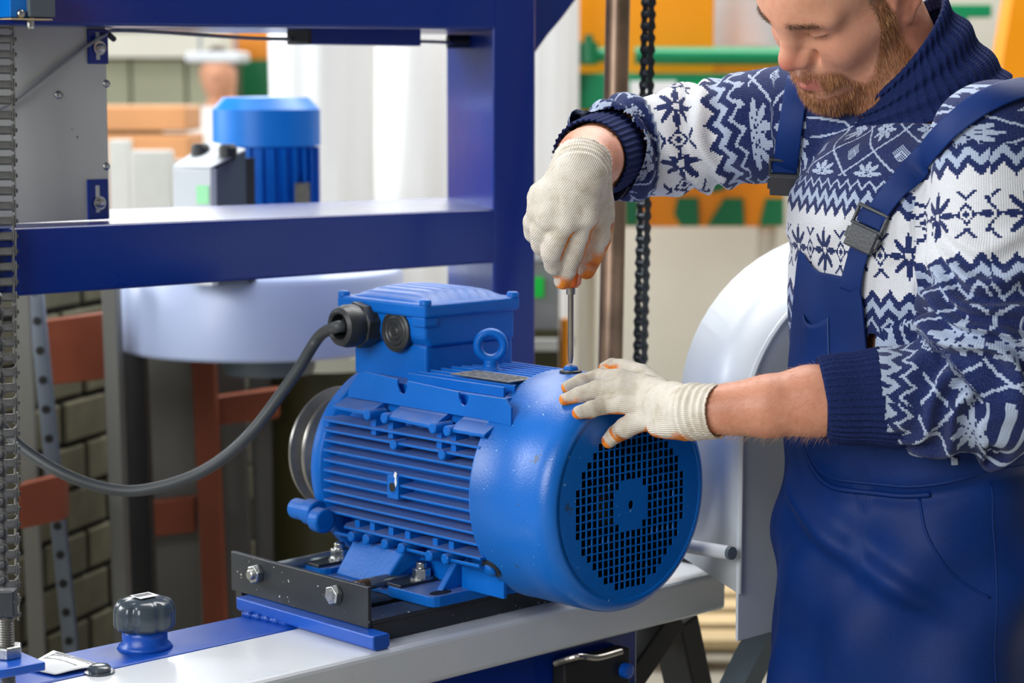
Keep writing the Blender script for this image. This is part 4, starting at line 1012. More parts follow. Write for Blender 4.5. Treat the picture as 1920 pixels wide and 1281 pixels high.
def denim_mat():
    m, nt, bs = newmat('blue_workwear_twill')
    nt.links.new(ramp(nt, noise(nt, 7, 5, .6), [(.3, lin((0, 34, 92))), (.7, lin((2, 46, 114)))]), bs.inputs['Base Color'])
    bs.inputs['Roughness'].default_value = .55; bs.inputs['Sheen Weight'].default_value = .0; bs.inputs['Specular IOR Level'].default_value = .22
    bump(nt, bs, S(noise(nt, 900, 2, .5))+S(noise(nt, 26, 3, .5))*1.5, .25, .0012); return m
MS, MG, MK, MR, MD = skin_mat(), glove_mat(), knit_mat(), rib_mat(), denim_mat()
MBEARD = hair_mat('ginger_beard_hair', (122, 76, 44), (198, 142, 92)); MBROW = hair_mat('brown_hair', (74, 52, 36), (120, 90, 66))
MARMH = hair_mat('fair_arm_hair', (190, 140, 90), (226, 182, 130))
MBUCK = paint('black_buckle_plastic', (52, 56, 62), .35, var=.1, bumpy=.2, bscale=300)
MSTITCH = paint('pale_stitching', (84, 118, 172), .7)

# ------------------------------------------------------------------ the worker
def sst(a, b, t): t = np.clip((t-a)/(b-a), 0, 1); return t*t*(3-2*t)
per = empty('person', np.array([.46, 2.50, 0]), 'bearded man in navy patterned sweater and blue overalls, holding a screwdriver over the motor', 'person')
HM = np.array([[-0.6651, 0.6459, -0.3748], [-0.3732, -0.7222, -0.5823], [-0.6468, -0.2474, 0.7214]]); HT = np.array([0.3904, 2.5012, 1.6135])
def H(x, y, z): return HM @ np.array([x, y, z])+HT
FWD = np.array([-.848, -.53, 0]); RGT = np.array([-.53, .848, 0])
TC = np.array([.470, 2.495])
TORSO = [(.70, .162, .118), (.95, .156, .114), (1.05, .152, .110), (1.15, .160, .110), (1.25, .172, .110), (1.34, .178, .106), (1.375, .172, .102), (1.405, .152, .097), (1.43, .115, .088), (1.45, .075, .068)]
tz = np.array(TORSO)
def torso_wd(z): return np.interp(z, tz[:, 0], tz[:, 1]), np.interp(z, tz[:, 0], tz[:, 2])
def torso_fn(off):
    def fn(X, Y, Zz):
        w_, d_ = torso_wd(Zz); w_ = w_+off; d_ = d_+off
        sh_ = .012*sst(1.37, 1.46, Zz); dx, dy = X-TC[0]+FWD[0]*sh_, Y-TC[1]+FWD[1]*sh_
        a = dx*RGT[0]+dy*RGT[1]; b = dx*FWD[0]+dy*FWD[1]
        k0 = np.sqrt((a/w_)**2+(b/d_)**2); k1 = np.sqrt((a/w_**2)**2+(b/d_**2)**2)+1e-6
        d = k0*(k0-1)/k1
        return np.maximum(d.astype(np.float32), np.maximum(Zz-1.450-off, .66-off-Zz))
    return fn
FAR = [P(1478, 232, 2.63), P(1400, 240, 2.64), P(1300, 262, 2.655), P(1190, 274, 2.665), P(1138, 282, 2.62), P(1112, 292, 2.575)]
NEAR = [P(1862, 262, 2.335), P(1866, 420, 2.33), P(1862, 600, 2.325), P(1832, 742, 2.335), P(1745, 748, 2.34), P(1655, 738, 2.345), P(1596, 744, 2.35)]
xs = np.concatenate([np.arange(-.02, .20, .004), np.arange(.20, .46, .0019), np.arange(.46, .72, .004)])
ys = np.concatenate([np.arange(2.20, 2.34, .004), np.arange(2.34, 2.60, .0019), np.arange(2.60, 2.80, .004)])
zs = np.concatenate([np.arange(.62, 1.45, .004), np.arange(1.45, 1.74, .0019)])
B = Field(xs, ys, zs)
B.add(torso_fn(-.012), (.2, 2.25, .64), (.72, 2.75, 1.55), .03)
B.path([FAR[0]]+[FAR[2], FAR[3], P(1132, 284, 2.61), P(1104, 300, 2.53), P(1089, 328, 2.46)], [.046, .042, .043, .0435, .0375, .0265], .008)
B.path([NEAR[0], NEAR[2], P(1832, 748, 2.34), P(1640, 750, 2.345), P(1520, 752, 2.35), P(1440, 762, 2.35), P(1330, 770, 2.36)], [.05, .045, .044, .0415, .0385, .0338, .0272], .008)
fr_ = HM
def he(c, R, k=.012, sub=False, rot=None): B.ell(H(*c), R, fr_ if rot is None else fr_ @ rot, k, sub)
def hc(a, b, ra, rb, k=.012, sub=False): B.cone(H(*a), H(*b), ra, rb, k, sub)
def hc2(a, b, ra, rb, k=.012, sub=False):
    for s_ in (1, -1): B.cone(H(a[0], a[1]*s_, a[2]), H(b[0], b[1]*s_, b[2]), ra, rb, k, sub)
B.cone(H(-.02, 0, -.03), np.array([.475, 2.53, 1.46]), .056, .064, .03)        # neck
he((-.006, 0, .050), (.100, .077, .088))
he((.040, 0, .045), (.072, .064, .062), .02)
he((.036, 0, -.020), (.066, .060, .080), .02)
hc2((.010, .050, -.045), (.076, .014, -.088), .022, .018, .03)
hc2((.020, .058, -.005), (.068, .040, -.018), .018, .018, .03)
hc((.086, .006, -.093), (.086, -.006, -.093), .018, .018, .02)
he((.080, 0, -.058), (.028, .034, .030), .02)                                 # muzzle
hc2((.096, .010, .036), (.080, .046, .034), .0115, .011, .016)                # brow ridge
for s_ in (1, -1): he((.106, .033*s_, .014), (.020, .019, .0125), .014, True)
for s_ in (1, -1): he((.0795, .031*s_, .0185), (.0150, .0160, .0135), .006)     # closed eye balls
hc((.099, 0, .026), (.1150, 0, -.006), .0085, .0100, .016)                     # nose
he((.1170, 0, -.0145), (.0125, .0118, .0110), .010)
for s_ in (1, -1): he((.1055, .0125*s_, -.0185), (.0125, .0080, .0090), .008)
for s_ in (1, -1): he((.109, .0075*s_, -.0280), (.006, .0035, .0040), .004, True)
for s_ in (1, -1): he((.096, .0240*s_, -.018), (.006, .0030, .009), .007, True) # ala crease
hc2((.106, 0, -.0490), (.090, .024, -.0535), .0062, .0040, .008)              # lips
hc2((.103, 0, -.0600), (.090, .020, -.0580), .0070, .0045, .008)
hc2((.1125, 0, -.0545), (.094, .026, -.0555), .0012, .0012, .004, True)
hc2((.102, 0, -.0700), (.098, .008, -.0700), .003, .003, .010, True)
# eyelid folds
for s_ in (1, -1):
    B.path([H(.0935, .019*s_, .0180), H(.0952, .031*s_, .0150), H(.0890, .044*s_, .0172)], [.0016, .0017, .0012], .003)
for s_ in (1, -1):
    for q0, q1 in (((.095, .018*s_, .0275), (.0955, .031*s_, .0290)), ((.0955, .031*s_, .0290), (.086, .046*s_, .0260))): B.cone(H(*q0), H(*q1), .0012, .0012, .004, True)
    for q0, q1 in (((.0955, .020*s_, .0132), (.0965, .031*s_, .0108)), ((.0965, .031*s_, .0108), (.090, .045*s_, .0138))): B.cone(H(*q0), H(*q1), .0010, .0010, .003, True)
# ears
er_ = np.array([[math.cos(.35), math.sin(.35), 0], [-math.sin(.35), math.cos(.35), 0], [0, 0, 1]])
for s_ in (1, -1):
    he((-.006, .079*s_, .010), (.019, .0050, .030), .008)
    rim = [(.010, .076, -.012), (.013, .080, .012), (.010, .086, .032), (-.006, .091, .040), (-.022, .091, .030), (-.025, .088, .008), (-.018, .083, -.014), (-.006, .078, -.026)]
    B.path([H(a_, b_*s_, c_) for a_, b_, c_ in rim[2:]], [.0036, .0040, .0042, .0042, .0040, .0042], .005)
    he((-.003, .078*s_, -.024), (.0085, .0050, .0095), .006)                 # lobe
    he((.0125, .0765*s_, .002), (.0045, .0050, .0060), .004)                  # tragus
    he((-.002, .085*s_, .001), (.0095, .0065, .0110), .005, True)
    he((-.010, .089*s_, .022), (.0085, .0050, .0100), .005, True)
vs, fs = B.mesh(); vs = smoothv(vs, fs, 2, .4)
hl = (vs-HT) @ HM       # head-local coordinates
x, y, z = hl.T; ay = np.abs(y)
inhead = (vs[:, 2] > 1.44)
lip = inhead*(x > .085)*sst(.025, .016, ay)*sst(.0665, .0635, -z)*sst(.0465, .0490, -z)
cheek = np.interp(x, [.010, .020, .034, .044, .058, .068, .078, .086, .094, .110], [-.04, .03, .02, -.034, -.060, -.070, -.058, -.042, -.0355, -.0345])
bd = inhead*sst(0, .010, cheek-z)*sst(.008, .022, x)*sst(-.133, -.118, z)*(1-lip)
gap = sst(.0795, .0765, -z)*sst(.066, .068, -z)*(x > .08)*(ay > .009)
bd = bd*(1-.7*gap)*(x+z*.25 > -.012)
side = inhead*sst(.042, .034, x)*sst(.016, .024, x)*sst(-.03, -.01, z)*sst(.05, .04, z)*.8*(ay > .05)
hairm = inhead*((z > .055-np.clip(x, 0, 1)*.2) & (x < .088) & (x < .028+np.clip(z-.055, 0, 1)*1.5))*1.0
red = inhead*np.clip(np.exp(-((x-.125)**2+y**2+(z+.018)**2)/.00028)*.75+np.exp(-((x-.07)**2+(ay-.045)**2+(z+.01)**2)/.0006)*.25, 0, .8)
ear = inhead*(ay > .072)*(np.abs(x) < .03); red = np.clip(red+.35*ear, 0, .8)
red = np.clip(red+(vs[:, 2] < 1.46)*.15, 0, 1)
brow = inhead*np.exp(-((z-(.0385-.12*np.clip(ay-.02, 0, 1)))/.0042)**2)*sst(.006, .018, ay)*sst(.054, .036, ay)*(x > .06)*.6
lashl = np.zeros(len(vs))
for s_ in (1, -1):
    for i_ in range(24):
        t__ = i_/23; q = (.0938+.0022*math.sin(math.pi*t__)-.0050*t__**2, .0205+.0245*t__, .0158-.0030*math.sin(math.pi*t__*.9))
        lashl = np.maximum(lashl, np.exp(-((x-q[0])**2*.2+(y-q[1]*s_)**2+(z-q[2])**2)/.0000011))
stub = np.clip(bd*.85+side*.6+hairm+brow*.22+lashl*.9, 0, 1)
body = npmesh('body', vs, fs, MS, per, dict(red=red, lip=lip, stubble=stub))
VN = normals(vs, fs)
def strands(name, weight, count, ln, dirfn, wdt, mat, seed, curl=.25, parent=body):
    rs = np.random.RandomState(seed); area_ = np.linalg.norm(np.cross(vs[fs[:, 1]]-vs[fs[:, 0]], vs[fs[:, 3]]-vs[fs[:, 0]]), axis=1)
    pw = weight[fs].mean(1)*area_; sel = rs.choice(len(fs), count, p=pw/pw.sum())
    u, v = rs.rand(count, 1), rs.rand(count, 1); q = vs[fs[sel]]
    root = (q[:, 0]*(1-u)+q[:, 1]*u)*(1-v)+(q[:, 3]*(1-u)+q[:, 2]*u)*v; n = VN[fs[sel, 0]]
    d = dirfn(root, n)+rs.randn(count, 3)*curl; d /= np.linalg.norm(d, axis=1)[:, None]
    L_ = ln*(.55+.9*rs.rand(count, 1))*np.clip(weight[fs[sel]].mean(1)[:, None]+.25, .3, 1)
    sd = np.cross(d, rs.randn(count, 3)); sd /= np.linalg.norm(sd, axis=1)[:, None]; sd *= wdt
    dn = np.array([0, 0, -1.0]); p0 = root-n*.0006; p1 = root+d*L_*.5; p2 = root+(d*.9+dn*.25)*L_
    V_ = np.stack([p0-sd, p0+sd, p1-sd*.7, p1+sd*.7, p2], 1).reshape(-1, 3)
    b0 = np.arange(count)[:, None]*5; f1 = b0+np.array([[0, 1, 3]]); f2 = b0+np.array([[0, 3, 2]]); f3 = b0+np.array([[2, 3, 4]])
    o = npmesh(name, V_, np.concatenate([f1, f2, f3]), mat, parent, smooth=False); o['kind'] = 'stuff'; return o
hd = lambda a, b_, c: (HM @ np.array([a, b_, c]))
strands('beard', bd*(x > -.02), 24000, .0064, lambda r, n: n*.55+hd(.15, 0, -1.0), .00026, MBEARD, 1)
strands('sideburn', np.clip(side, 0, 1), 1400, .005, lambda r, n: n*.4+hd(-.2, 0, -1.0), .0002, MBROW, 2)
strands('eyebrow', brow, 1100, .007, lambda r, n: n*.35+np.sign(((r-HT) @ HM)[:, 1:2])*(HM[:, 1])[None]+hd(0, 0, .25), .0002, MBROW, 3, .2)
strands('hair', hairm, 9000, .012, lambda r, n: n*.4+hd(-.9, 0, .1), .00028, MBROW, 4, .2)
lash = np.zeros(len(vs))
for s_ in (1, -1):
    for q in ((.0940, .021, .0162), (.0955, .027, .0136), (.0955, .033, .0132), (.0925, .039, .0145), (.089, .044, .0160)):
        lash = np.maximum(lash, np.exp(-((x-q[0])**2+(y-q[1]*s_)**2+(z-q[2])**2)/.0000035))
strands('eyelash', lash, 150, .0052, lambda r, n: n*.3+hd(.3, 0, -.9), .00012, MBROW, 5, .06)
armw = ((vs[:, 2] > 1.0) & (vs[:, 0] > .17) & (vs[:, 0] < .36) & (vs[:, 1] < 2.42) & (vs[:, 2] < 1.22))*1.0
strands('arm_hair', armw, 2200, .010, lambda r, n: n*.35+np.array([-.8, 0, -.5]), .00010, MARMH, 6, .35)
armf = ((vs[:, 2] > 1.38) & (vs[:, 0] > .03) & (vs[:, 0] < .13) & (vs[:, 1] < 2.62) & (vs[:, 2] < 1.5))*1.0
strands('arm_hair', armf, 1200, .009, lambda r, n: n*.35+np.array([-.3, -.3, -.8]), .00010, MARMH, 7, .35)

# ---- sweater
SW = Field(np.arange(.02, .74, .0038), np.arange(2.18, 2.80, .0038), np.arange(.84, 1.58, .0038))
SW.add(torso_fn(.006), (.2, 2.2, .64), (.74, 2.8, 1.56), .03)
fr_r = [.068, .066, .062, .060, .053, .049]; nr_r = [.068, .067, .071, .067, .057, .049, .046]
SW.path(FAR, fr_r, .014); SW.path(NEAR, nr_r, .014)
SW.cone(FAR[0], P(1650, 240, 2.56), .066, .064, .02)
vs2, fs2 = SW.mesh(); vs2 = smoothv(vs2, fs2, 2, .4)
def arm_coords(p, pts, ref):
    best = np.full(len(p), 9.0); s_ = np.zeros(len(p)); ph = np.zeros(len(p)); acc = 0
    for i in range(len(pts)-1):
        a, b_ = pts[i], pts[i+1]; ab = b_-a; l = np.linalg.norm(ab); d_ = ab/l; t = (p-a) @ d_
        tc = np.clip(t, 0 if i else -9, l if i < len(pts)-2 else 9); q = p-a-tc[:, None]*d_; dist = np.linalg.norm(q, axis=1)
        e1 = ref-d_*(ref@d_); e1 /= np.linalg.norm(e1); e2 = np.cross(d_, e1)
        m_ = dist < best; best[m_] = dist[m_]; s_[m_] = (acc+tc)[m_]; ph[m_] = np.arctan2(q @ e2, q @ e1)[m_]; acc += l
    return best, s_, ph
df, sf, pf = arm_coords(vs2, [P(1575, 225, 2.59)]+FAR, np.array([0, 1.0, .2])); sf = sf-np.linalg.norm(FAR[0]-P(1575, 225, 2.59)); dn_, sn, pn_ = arm_coords(vs2, NEAR, np.array([0.3, 1.0, 0]))
ttx = (vs2[:, :2]-TC); tang = np.arctan2(ttx @ RGT[:2], ttx @ FWD[:2])
w_, d_ = torso_wd(vs2[:, 2]); tr = np.abs(np.sqrt((ttx @ RGT[:2]/w_)**2+(ttx @ FWD[:2]/d_)**2)-1)*.13
isf = (df < .082) & (sf > -.058); isn = (dn_ < .088) & (sn > .012) & ~isf
part = np.where(isf, 1, np.where(isn, 2, 0))
# folds
N2 = normals(vs2, fs2); disp = np.zeros(len(vs2))
def ridge(t): return .5-.5*np.cos(2*math.pi*t)
nf = vnoise(vs2*14); nf2 = vnoise(vs2*30+9)
wf = sst(.04, .10, sf)*sst(.40, .30, sf)
t_ = sf/.052+.55*np.sin(pf*1.0+.8)+nf*1.6
disp += isf*wf*(ridge(t_)*.0125-.005)
wn = sst(.06, .16, sn)*sst(.40, .31, sn)
t_ = sn/.046+.75*np.sin(pn_+2.2+sn*4)+nf*2.2+.25*np.sin(3*pn_)
amp = .010+.014*np.exp(-((sn-.25)/.09)**2)
disp += isn*wn*(ridge(t_)**1.5-.35)*amp
disp += (part == 0)*(nf*.010+ridge(vs2[:, 2]/.11+.5*np.sin(tang*2)+nf*1.5)**2*.0035)
disp += nf2*.0022
vs2 = vs2+N2*disp[:, None]
vs2 = smoothv(vs2, fs2, 1, .3)
U2 = np.stack([tang*.155, pf*.060+.01, pn_*.066+.02], 1); V2 = np.stack([vs2[:, 2]-1.310+.17+.5*np.clip(vs2[:, 2]-1.385, 0, 1), .17+.135-sf*1.0, .17+.085-sn*.95], 1)
perU = np.array([2*math.pi*.155, 2*math.pi*.060, 2*math.pi*.066])
ENDN = sum(np.linalg.norm(NEAR[i+1]-NEAR[i]) for i in range(5))+.002; ENDF = sum(np.linalg.norm(FAR[i+1]-FAR[i]) for i in range(4))+.012
dead = ((part == 0) & (vs2[:, 2] < 1.085)) | ((part == 2) & (sn > ENDN)) | ((part == 1) & (sf > ENDF))
fs2 = fs2[~dead[fs2].any(1)]
fp = part[fs2[:, 0]]
uq = U2[fs2, fp[:, None]]; vq = V2[fs2, fp[:, None]]
pu = perU[fp][:, None]; uq = np.where(uq-uq[:, :1] > pu/2, uq-pu, uq); uq = np.where(uq-uq[:, :1] < -pu/2, uq+pu, uq)
swo = npmesh('sweater', vs2, fs2, MK, per, uv=np.stack([uq+5, vq+.34*4], 2).reshape(-1, 2), label='navy and white knitted sweater with snowflake pattern')
BVS = BVHTree.FromPolygons([tuple(p) for p in vs2], [tuple(map(int, f)) for f in fs2])

def ribloft(name, rings, parent, nr=34, amp=.0014, n=None, twist=0.0, label=None, thick=.004):
    """rings: list of (centre, axis, ra, rb, ref) -> ribbed tube"""
    n = n or nr*8; vs_ = []; rows = []
    s_ = 0; prev = None
    for (c, ax, ra, rb, ref) in rings:
        c = np.asarray(c, float); ax = np.asarray(ax, float); ax = ax/np.linalg.norm(ax)
        e1 = np.asarray(ref, float); e1 = e1-ax*(e1@ax); e1 /= np.linalg.norm(e1); e2 = np.cross(ax, e1)
        if prev is not None: s_ += np.linalg.norm(c-prev)
        prev = c; th = np.linspace(0, 2*math.pi, n, endpoint=False)
        rib = np.maximum(np.cos(nr*th+twist*s_), -.35)*amp
        vs_.append(c+np.outer((ra+rib)*np.cos(th), e1)+np.outer((rb+rib)*np.sin(th), e2)); rows += [s_]*n
    m_ = len(rings); k = np.arange(n); f_ = []
    for j in range(m_-1): f_.append(np.stack([j*n+k, j*n+(k+1) % n, (j+1)*n+(k+1) % n, (j+1)*n+k], 1))
    o = npmesh(name, np.concatenate(vs_), np.concatenate(f_), MR, parent, dict(row=np.array(rows)), label=label)
    return o
# near cuff
c0_, c1_ = P(1690, 745, 2.347), P(1545, 750, 2.352); ax_ = c1_-c0_; rg = []
for t in np.linspace(0, 1, 22): rg.append((c0_+ax_*t, ax_+np.array([0, 0, -.012]), .0545-.0085*t+.0025*math.sin(t*3.1)+.0012*math.sin(t*9), .0545-.0085*t+.0012*math.sin(t*9), (0, 0, 1)))
e_ = rg[-1]; rg += [(e_[0]+ax_*.004, ax_, .0440, .0440, (0, 0, 1)), (e_[0]-ax_*.05, ax_, .0415, .0415, (0, 0, 1))]
ribloft('cuff', rg, per, 40)
c0_, c1_ = P(1140, 284, 2.625), P(1106, 297, 2.555); ax_ = c1_-c0_; rg = []
for t in np.linspace(0, 1, 18): rg.append((c0_+ax_*t, ax_, .050-.003*t, .050-.003*t, (0, 0, 1)))
rg += [(c1_+ax_*.04, ax_, .0455, .0455, (0, 0, 1)), (c1_-ax_*.1, ax_, .0435, .0435, (0, 0, 1))]
ribloft('cuff', rg, per, 40)
# turtleneck collar: fold rising behind the jaw
cb = P(1728, 176, 2.515); ct = P(1688, 92, 2.50); ax_ = ct-cb; rg = []; ax0 = np.array([-.40, -.05, .92]); ax1 = np.array([-.80, -.12, .58])
prof = [(-.34, .0975), (-.18, .0965), (-.05, .094), (.10, .089), (.25, .086), (.45, .083), (.62, .080), (.80, .077), (.95, .0755), (1.03, .073), (1.03, .068), (.9, .066)]
pr = np.array(prof); tt = np.linspace(0, 1, 34); ii = tt*(len(prof)-1)
for q in ii:
    t = np.interp(q, range(len(prof)), pr[:, 0]); r = np.interp(q, range(len(prof)), pr[:, 1])
    r += .0028*math.sin(t*14)
    tc_ = min(max(t, 0), 1); rg.append((cb+ax_*t, ax0*(1-tc_)+ax1*tc_, r, r*1.04, FWD))
ribloft('collar', rg, per, 46, amp=.0013, label='ribbed navy roll collar')

# ---- overalls: bib + trousers as one lofted garment
MID = math.radians(7)
def garment(ph, z):
    w_, d_ = torso_wd(z); off = .014+.006*sst(1.05, .95, z)
    w_ = w_+off; d_ = d_+off
    r = 1/np.sqrt((np.sin(ph)/w_)**2+(np.cos(ph)/d_)**2)
    hang = .010*sst(1.20, 1.0, z)*sst(.75, .3, abs(ph-MID))
    fold = .0060*np.sin(7*ph+z*14+np.sin(z*20))*sst(1.04, .94, z)+.0055*np.sin(3*ph-z*34+1)*sst(1.04, .98, z)+.0022*np.sin(5*ph+z*26)*sst(1.02, 1.08, z)
    wst = -.007*np.exp(-((z-WZ(ph))/.012)**2)
    pl = .015*np.exp(-((z-(1.028-.075*(.4-ph)))/.016)**2)*sst(-1.3, -.7, ph)*sst(.7, .2, ph)
    r = r+hang+fold+wst+pl
    return np.array([TC[0], TC[1], z])+r*(math.sin(ph)*RGT+math.cos(ph)*FWD)
def WZ(ph): return 1.040+.11*min(max(0, ph+.2), .8)**2+.05*min(max(0, -.7-ph), .7)**2
def topz(ph):
    d = ph-MID
    d = (d+math.pi) % (2*math.pi)-math.pi
    a = abs(d)
    bib = 1.285+.020*(a/.42)**2*(1 if d > 0 else -.2)
    low = 1.115
    t = sst(.44, .66, a)
    return bib*(1-t)+low*t
n1, n2 = 260, 110; gv_ = []
for j in range(n2+1):
    for k in range(n1):
        ph = -math.pi+2*math.pi*k/n1; zt_ = topz(ph); t = j/n2; gv_.append(garment(ph, .76+(zt_-.76)*t))
k = np.arange(n1); gfs = np.concatenate([np.stack([j*n1+k, j*n1+(k+1) % n1, (j+1)*n1+(k+1) % n1, (j+1)*n1+k], 1) for j in range(n2)])
gvs = np.array(gv_); o_ = len(gvs)
# legs
for s_ in (1, -1):
    n3, n4 = 64, 40; lv = []
    for j in range(n4+1):
        t = j/n4; z_ = .80*(1-t)+.06*t; cx = np.array([TC[0], TC[1], z_])+RGT*s_*(.075+.02*t)+FWD*.01*math.sin(t*3)
        r1 = .094*(1-t)+.072*t+.003*math.sin(t*24); 
        for k_ in range(n3):
            th = 2*math.pi*k_/n3; lv.append(cx+RGT*r1*math.cos(th)*(.98)+FWD*(r1*1.2*(1-t)+r1*1.05*t)*math.sin(th)*(1+.02*math.sin(3*th+t*8)))
    kk = np.arange(n3); lf = np.concatenate([np.stack([j*n3+kk, (j+1)*n3+kk, (j+1)*n3+(kk+1) % n3, j*n3+(kk+1) % n3], 1) for j in range(n4)])
    gfs = np.concatenate([gfs, lf+len(gvs)]); gvs = np.concatenate([gvs, np.array(lv)])
ov = npmesh('overalls', gvs, gfs, MD, per, label='dark blue bib overalls')
ov.modifiers.new('solid', 'SOLIDIFY').thickness = .0022
# hem tube along bib edge and stitching
def gline(pts, off=.0012): return [garment(ph, z)+(math.sin(ph)*RGT+math.cos(ph)*FWD)*off for ph, z in pts]
phs = np.linspace(-math.pi, math.pi, 160)
obj('bib_hem', MB().tube([garment(ph, topz(ph)-.001) for ph in phs], .0022, 8), MD, ov, smooth=True)
for off in (.008, .017): obj('stitching', MB().tube(gline([(ph, topz(ph)-off) for ph in np.linspace(-.75, .85, 80)], .0004), .00045, 5), MSTITCH, ov)
for off in (.009, -.011): obj('stitching', MB().tube(gline([(ph, WZ(ph)-off) for ph in np.linspace(-1.6, .9, 90)], .0004), .0005, 5), MSTITCH, ov)
obj('waist_seam', MB().tube(gline([(ph, WZ(ph)+.012) for ph in np.linspace(-2.8, 2.8, 160)], .0012), .0022, 6), MD, ov, smooth=True)
hp_ = spline([np.array(q) for q in ((-.92, 1.040), (-.96, 1.005), (-1.08, .970), (-1.22, .948), (-1.38, .932))], 8)
obj('hip_pocket_edge', MB().tube(gline(hp_, .0016), .0020, 6), MD, ov, smooth=True)
obj('stitching', MB().tube(gline([(q[0]+.03, q[1]-.004) for q in hp_], .0006), .0005, 5), MSTITCH, ov)
obj('side_seam', MB().tube(gline([(-1.42, z_) for z_ in np.linspace(.78, 1.06, 24)], .0012), .0018, 6), MD, ov, smooth=True)
obj('fly_seam', MB().tube(gline([(MID+.15-.10*t, 1.02-.24*t) for t in np.linspace(0, 1, 24)], .0010), .0014, 6), MD, ov, smooth=True)
# bib pocket
def patch(p0, p1, z0, z1, off, sag=0.0):
    m = MB(); n = 14; vs_ = []
    for j in range(n+1):
        for i in range(n+1):
            ph = p0+(p1-p0)*i/n; z_ = z0+(z1-z0)*j/n-(sag*math.sin(math.pi*i/n) if j == n else sag*math.sin(math.pi*i/n)*(j/n)**3)
            vs_.append(garment(ph, z_)+(math.sin(ph)*RGT+math.cos(ph)*FWD)*(off+.006*sag/.012*math.sin(math.pi*i/n)*(j/n)**2 if sag else off))
    return m.add(vs_, [(j*(n+1)+i, j*(n+1)+i+1, (j+1)*(n+1)+i+1, (j+1)*(n+1)+i) for j in range(n) for i in range(n)])
bpk = obj('bib_pocket', patch(-.02, .40, 1.12, 1.238, .0022, .012), MD, ov, smooth=True, solid=.0015)
obj('stitching', MB().tube(gline([(-.01, z_) for z_ in np.linspace(1.12, 1.236, 12)], .0042), .0004, 5), MSTITCH, bpk)
obj('waist_bow', MB().tube(gline([(ph, WZ(ph)+.001) for ph in np.linspace(-1.0, .8, 90)], .0030), .0035, 6), MD, ov, smooth=True)
def strap_pts(pxs, off=.006):
    out = []
    for (x_, y_) in pxs:
        r_ = P(x_, y_, 1)-CAM; r_ /= np.linalg.norm(r_); hit_ = BVS.ray_cast(Vector(CAM), Vector(r_))
        if hit_[0] is None: continue
        out.append((np.array(hit_[0]), np.array(hit_[1])))
    # smooth out the folds below
    P_ = np.array([a for a, _ in out]); N_ = np.array([b_ if b_ @ (CAM-a) > 0 else -b_ for a, b_ in out])
    for _ in range(6):
        P_[1:-1] = .5*P_[1:-1]+.25*(P_[:-2]+P_[2:]); N_[1:-1] = .5*N_[1:-1]+.25*(N_[:-2]+N_[2:])
    N_ /= np.linalg.norm(N_, axis=1)[:, None]
    return P_+N_*off, N_
def strap(name, pxs, wd, parent, off=.007, label=None, flip=None):
    pp = spline([np.array([a, b_, 0.0]) for a, b_ in pxs], 7); P_, N_ = strap_pts([(q[0], q[1]) for q in pp], off)
    T_ = np.gradient(P_, axis=0); T_ /= np.linalg.norm(T_, axis=1)[:, None]; W_ = np.cross(T_, N_); W_ /= np.linalg.norm(W_, axis=1)[:, None]
    V_ = []; F_ = []
    for i in range(len(P_)):
        for q, h in ((-1, .0), (-.9, .0006), (0, .0008), (.9, .0006), (1, .0)): V_.append(P_[i]+W_[i]*wd*.5*q+N_[i]*h)
    for i in range(len(P_)-1):
        for k_ in range(4): F_.append((i*5+k_, i*5+k_+1, (i+1)*5+k_+1, (i+1)*5+k_))
    return obj(name, MB().add(V_, F_), MD, parent, smooth=True, solid=.002, label=label), P_, N_, T_, W_
st1, *_ = strap('strap', [(1500, 150), (1492, 200), (1482, 260), (1474, 320), (1470, 380), (1472, 440)], .030, ov)
st2, *_ = strap('strap', [(1935, 168), (1890, 178), (1840, 200), (1780, 248), (1720, 315), (1672, 372), (1640, 420), (1622, 460), (1605, 520), (1600, 545)], .030, ov)
def buckle(c, up, nrm, s=1.0, squeeze=1.0):
    c = np.asarray(c); nrm = nrm/np.linalg.norm(nrm); up = up-nrm*(up@nrm); up /= np.linalg.norm(up); rt = np.cross(up, nrm)*squeeze
    fn = lambda a, b_, h: c+rt*a*s+up*b_*s+nrm*h*s
    bk = obj('buckle', MB().box((-.0165, -.020, .000), (.0165, .006, .009), fn), MBUCK, ov, bevel=.0018, seg=2, label='charcoal plastic side release buckle')
    obj('frame', MB().box((-.0185, .024, .001), (.0185, .0275, .008), fn).box((-.0185, .004, .001), (-.0155, .0275, .007), fn).box((.0155, .004, .001), (.0185, .0275, .007), fn).box((-.0185, .004, .001), (.0185, .0075, .008), fn), MBUCK, bk, bevel=.0008)
    [obj('prong', MB().box((e_*.0178-.0017, -.012, .002), (e_*.0178+.0017, .000, .007), fn), MBUCK, bk, bevel=.0006) for e_ in (-1, 1)]
    obj('webbing', MB().box((-.0145, .008, .0005), (.0145, .0235, .004), fn), MD, bk, bevel=.001)
    return bk
def at_sw(x_, y_, off):
    p_, n_ = strap_pts([(x_-1, y_-3), (x_, y_), (x_+1, y_+3)], off); return p_[1], n_[1]
p_, n_ = at_sw(1473, 322, .010); buckle(p_, P(1478, 260, 2.5)-P(1470, 380, 2.5), n_*.4+(CAM-p_)/np.linalg.norm(CAM-p_)*.6, 1.0)
p_, n_ = at_sw(1634, 436, .010); buckle(p_, P(1668, 380, 2.4)-P(1604, 500, 2.4), n_*.5+(CAM-p_)/np.linalg.norm(CAM-p_)*.5, 1.05)
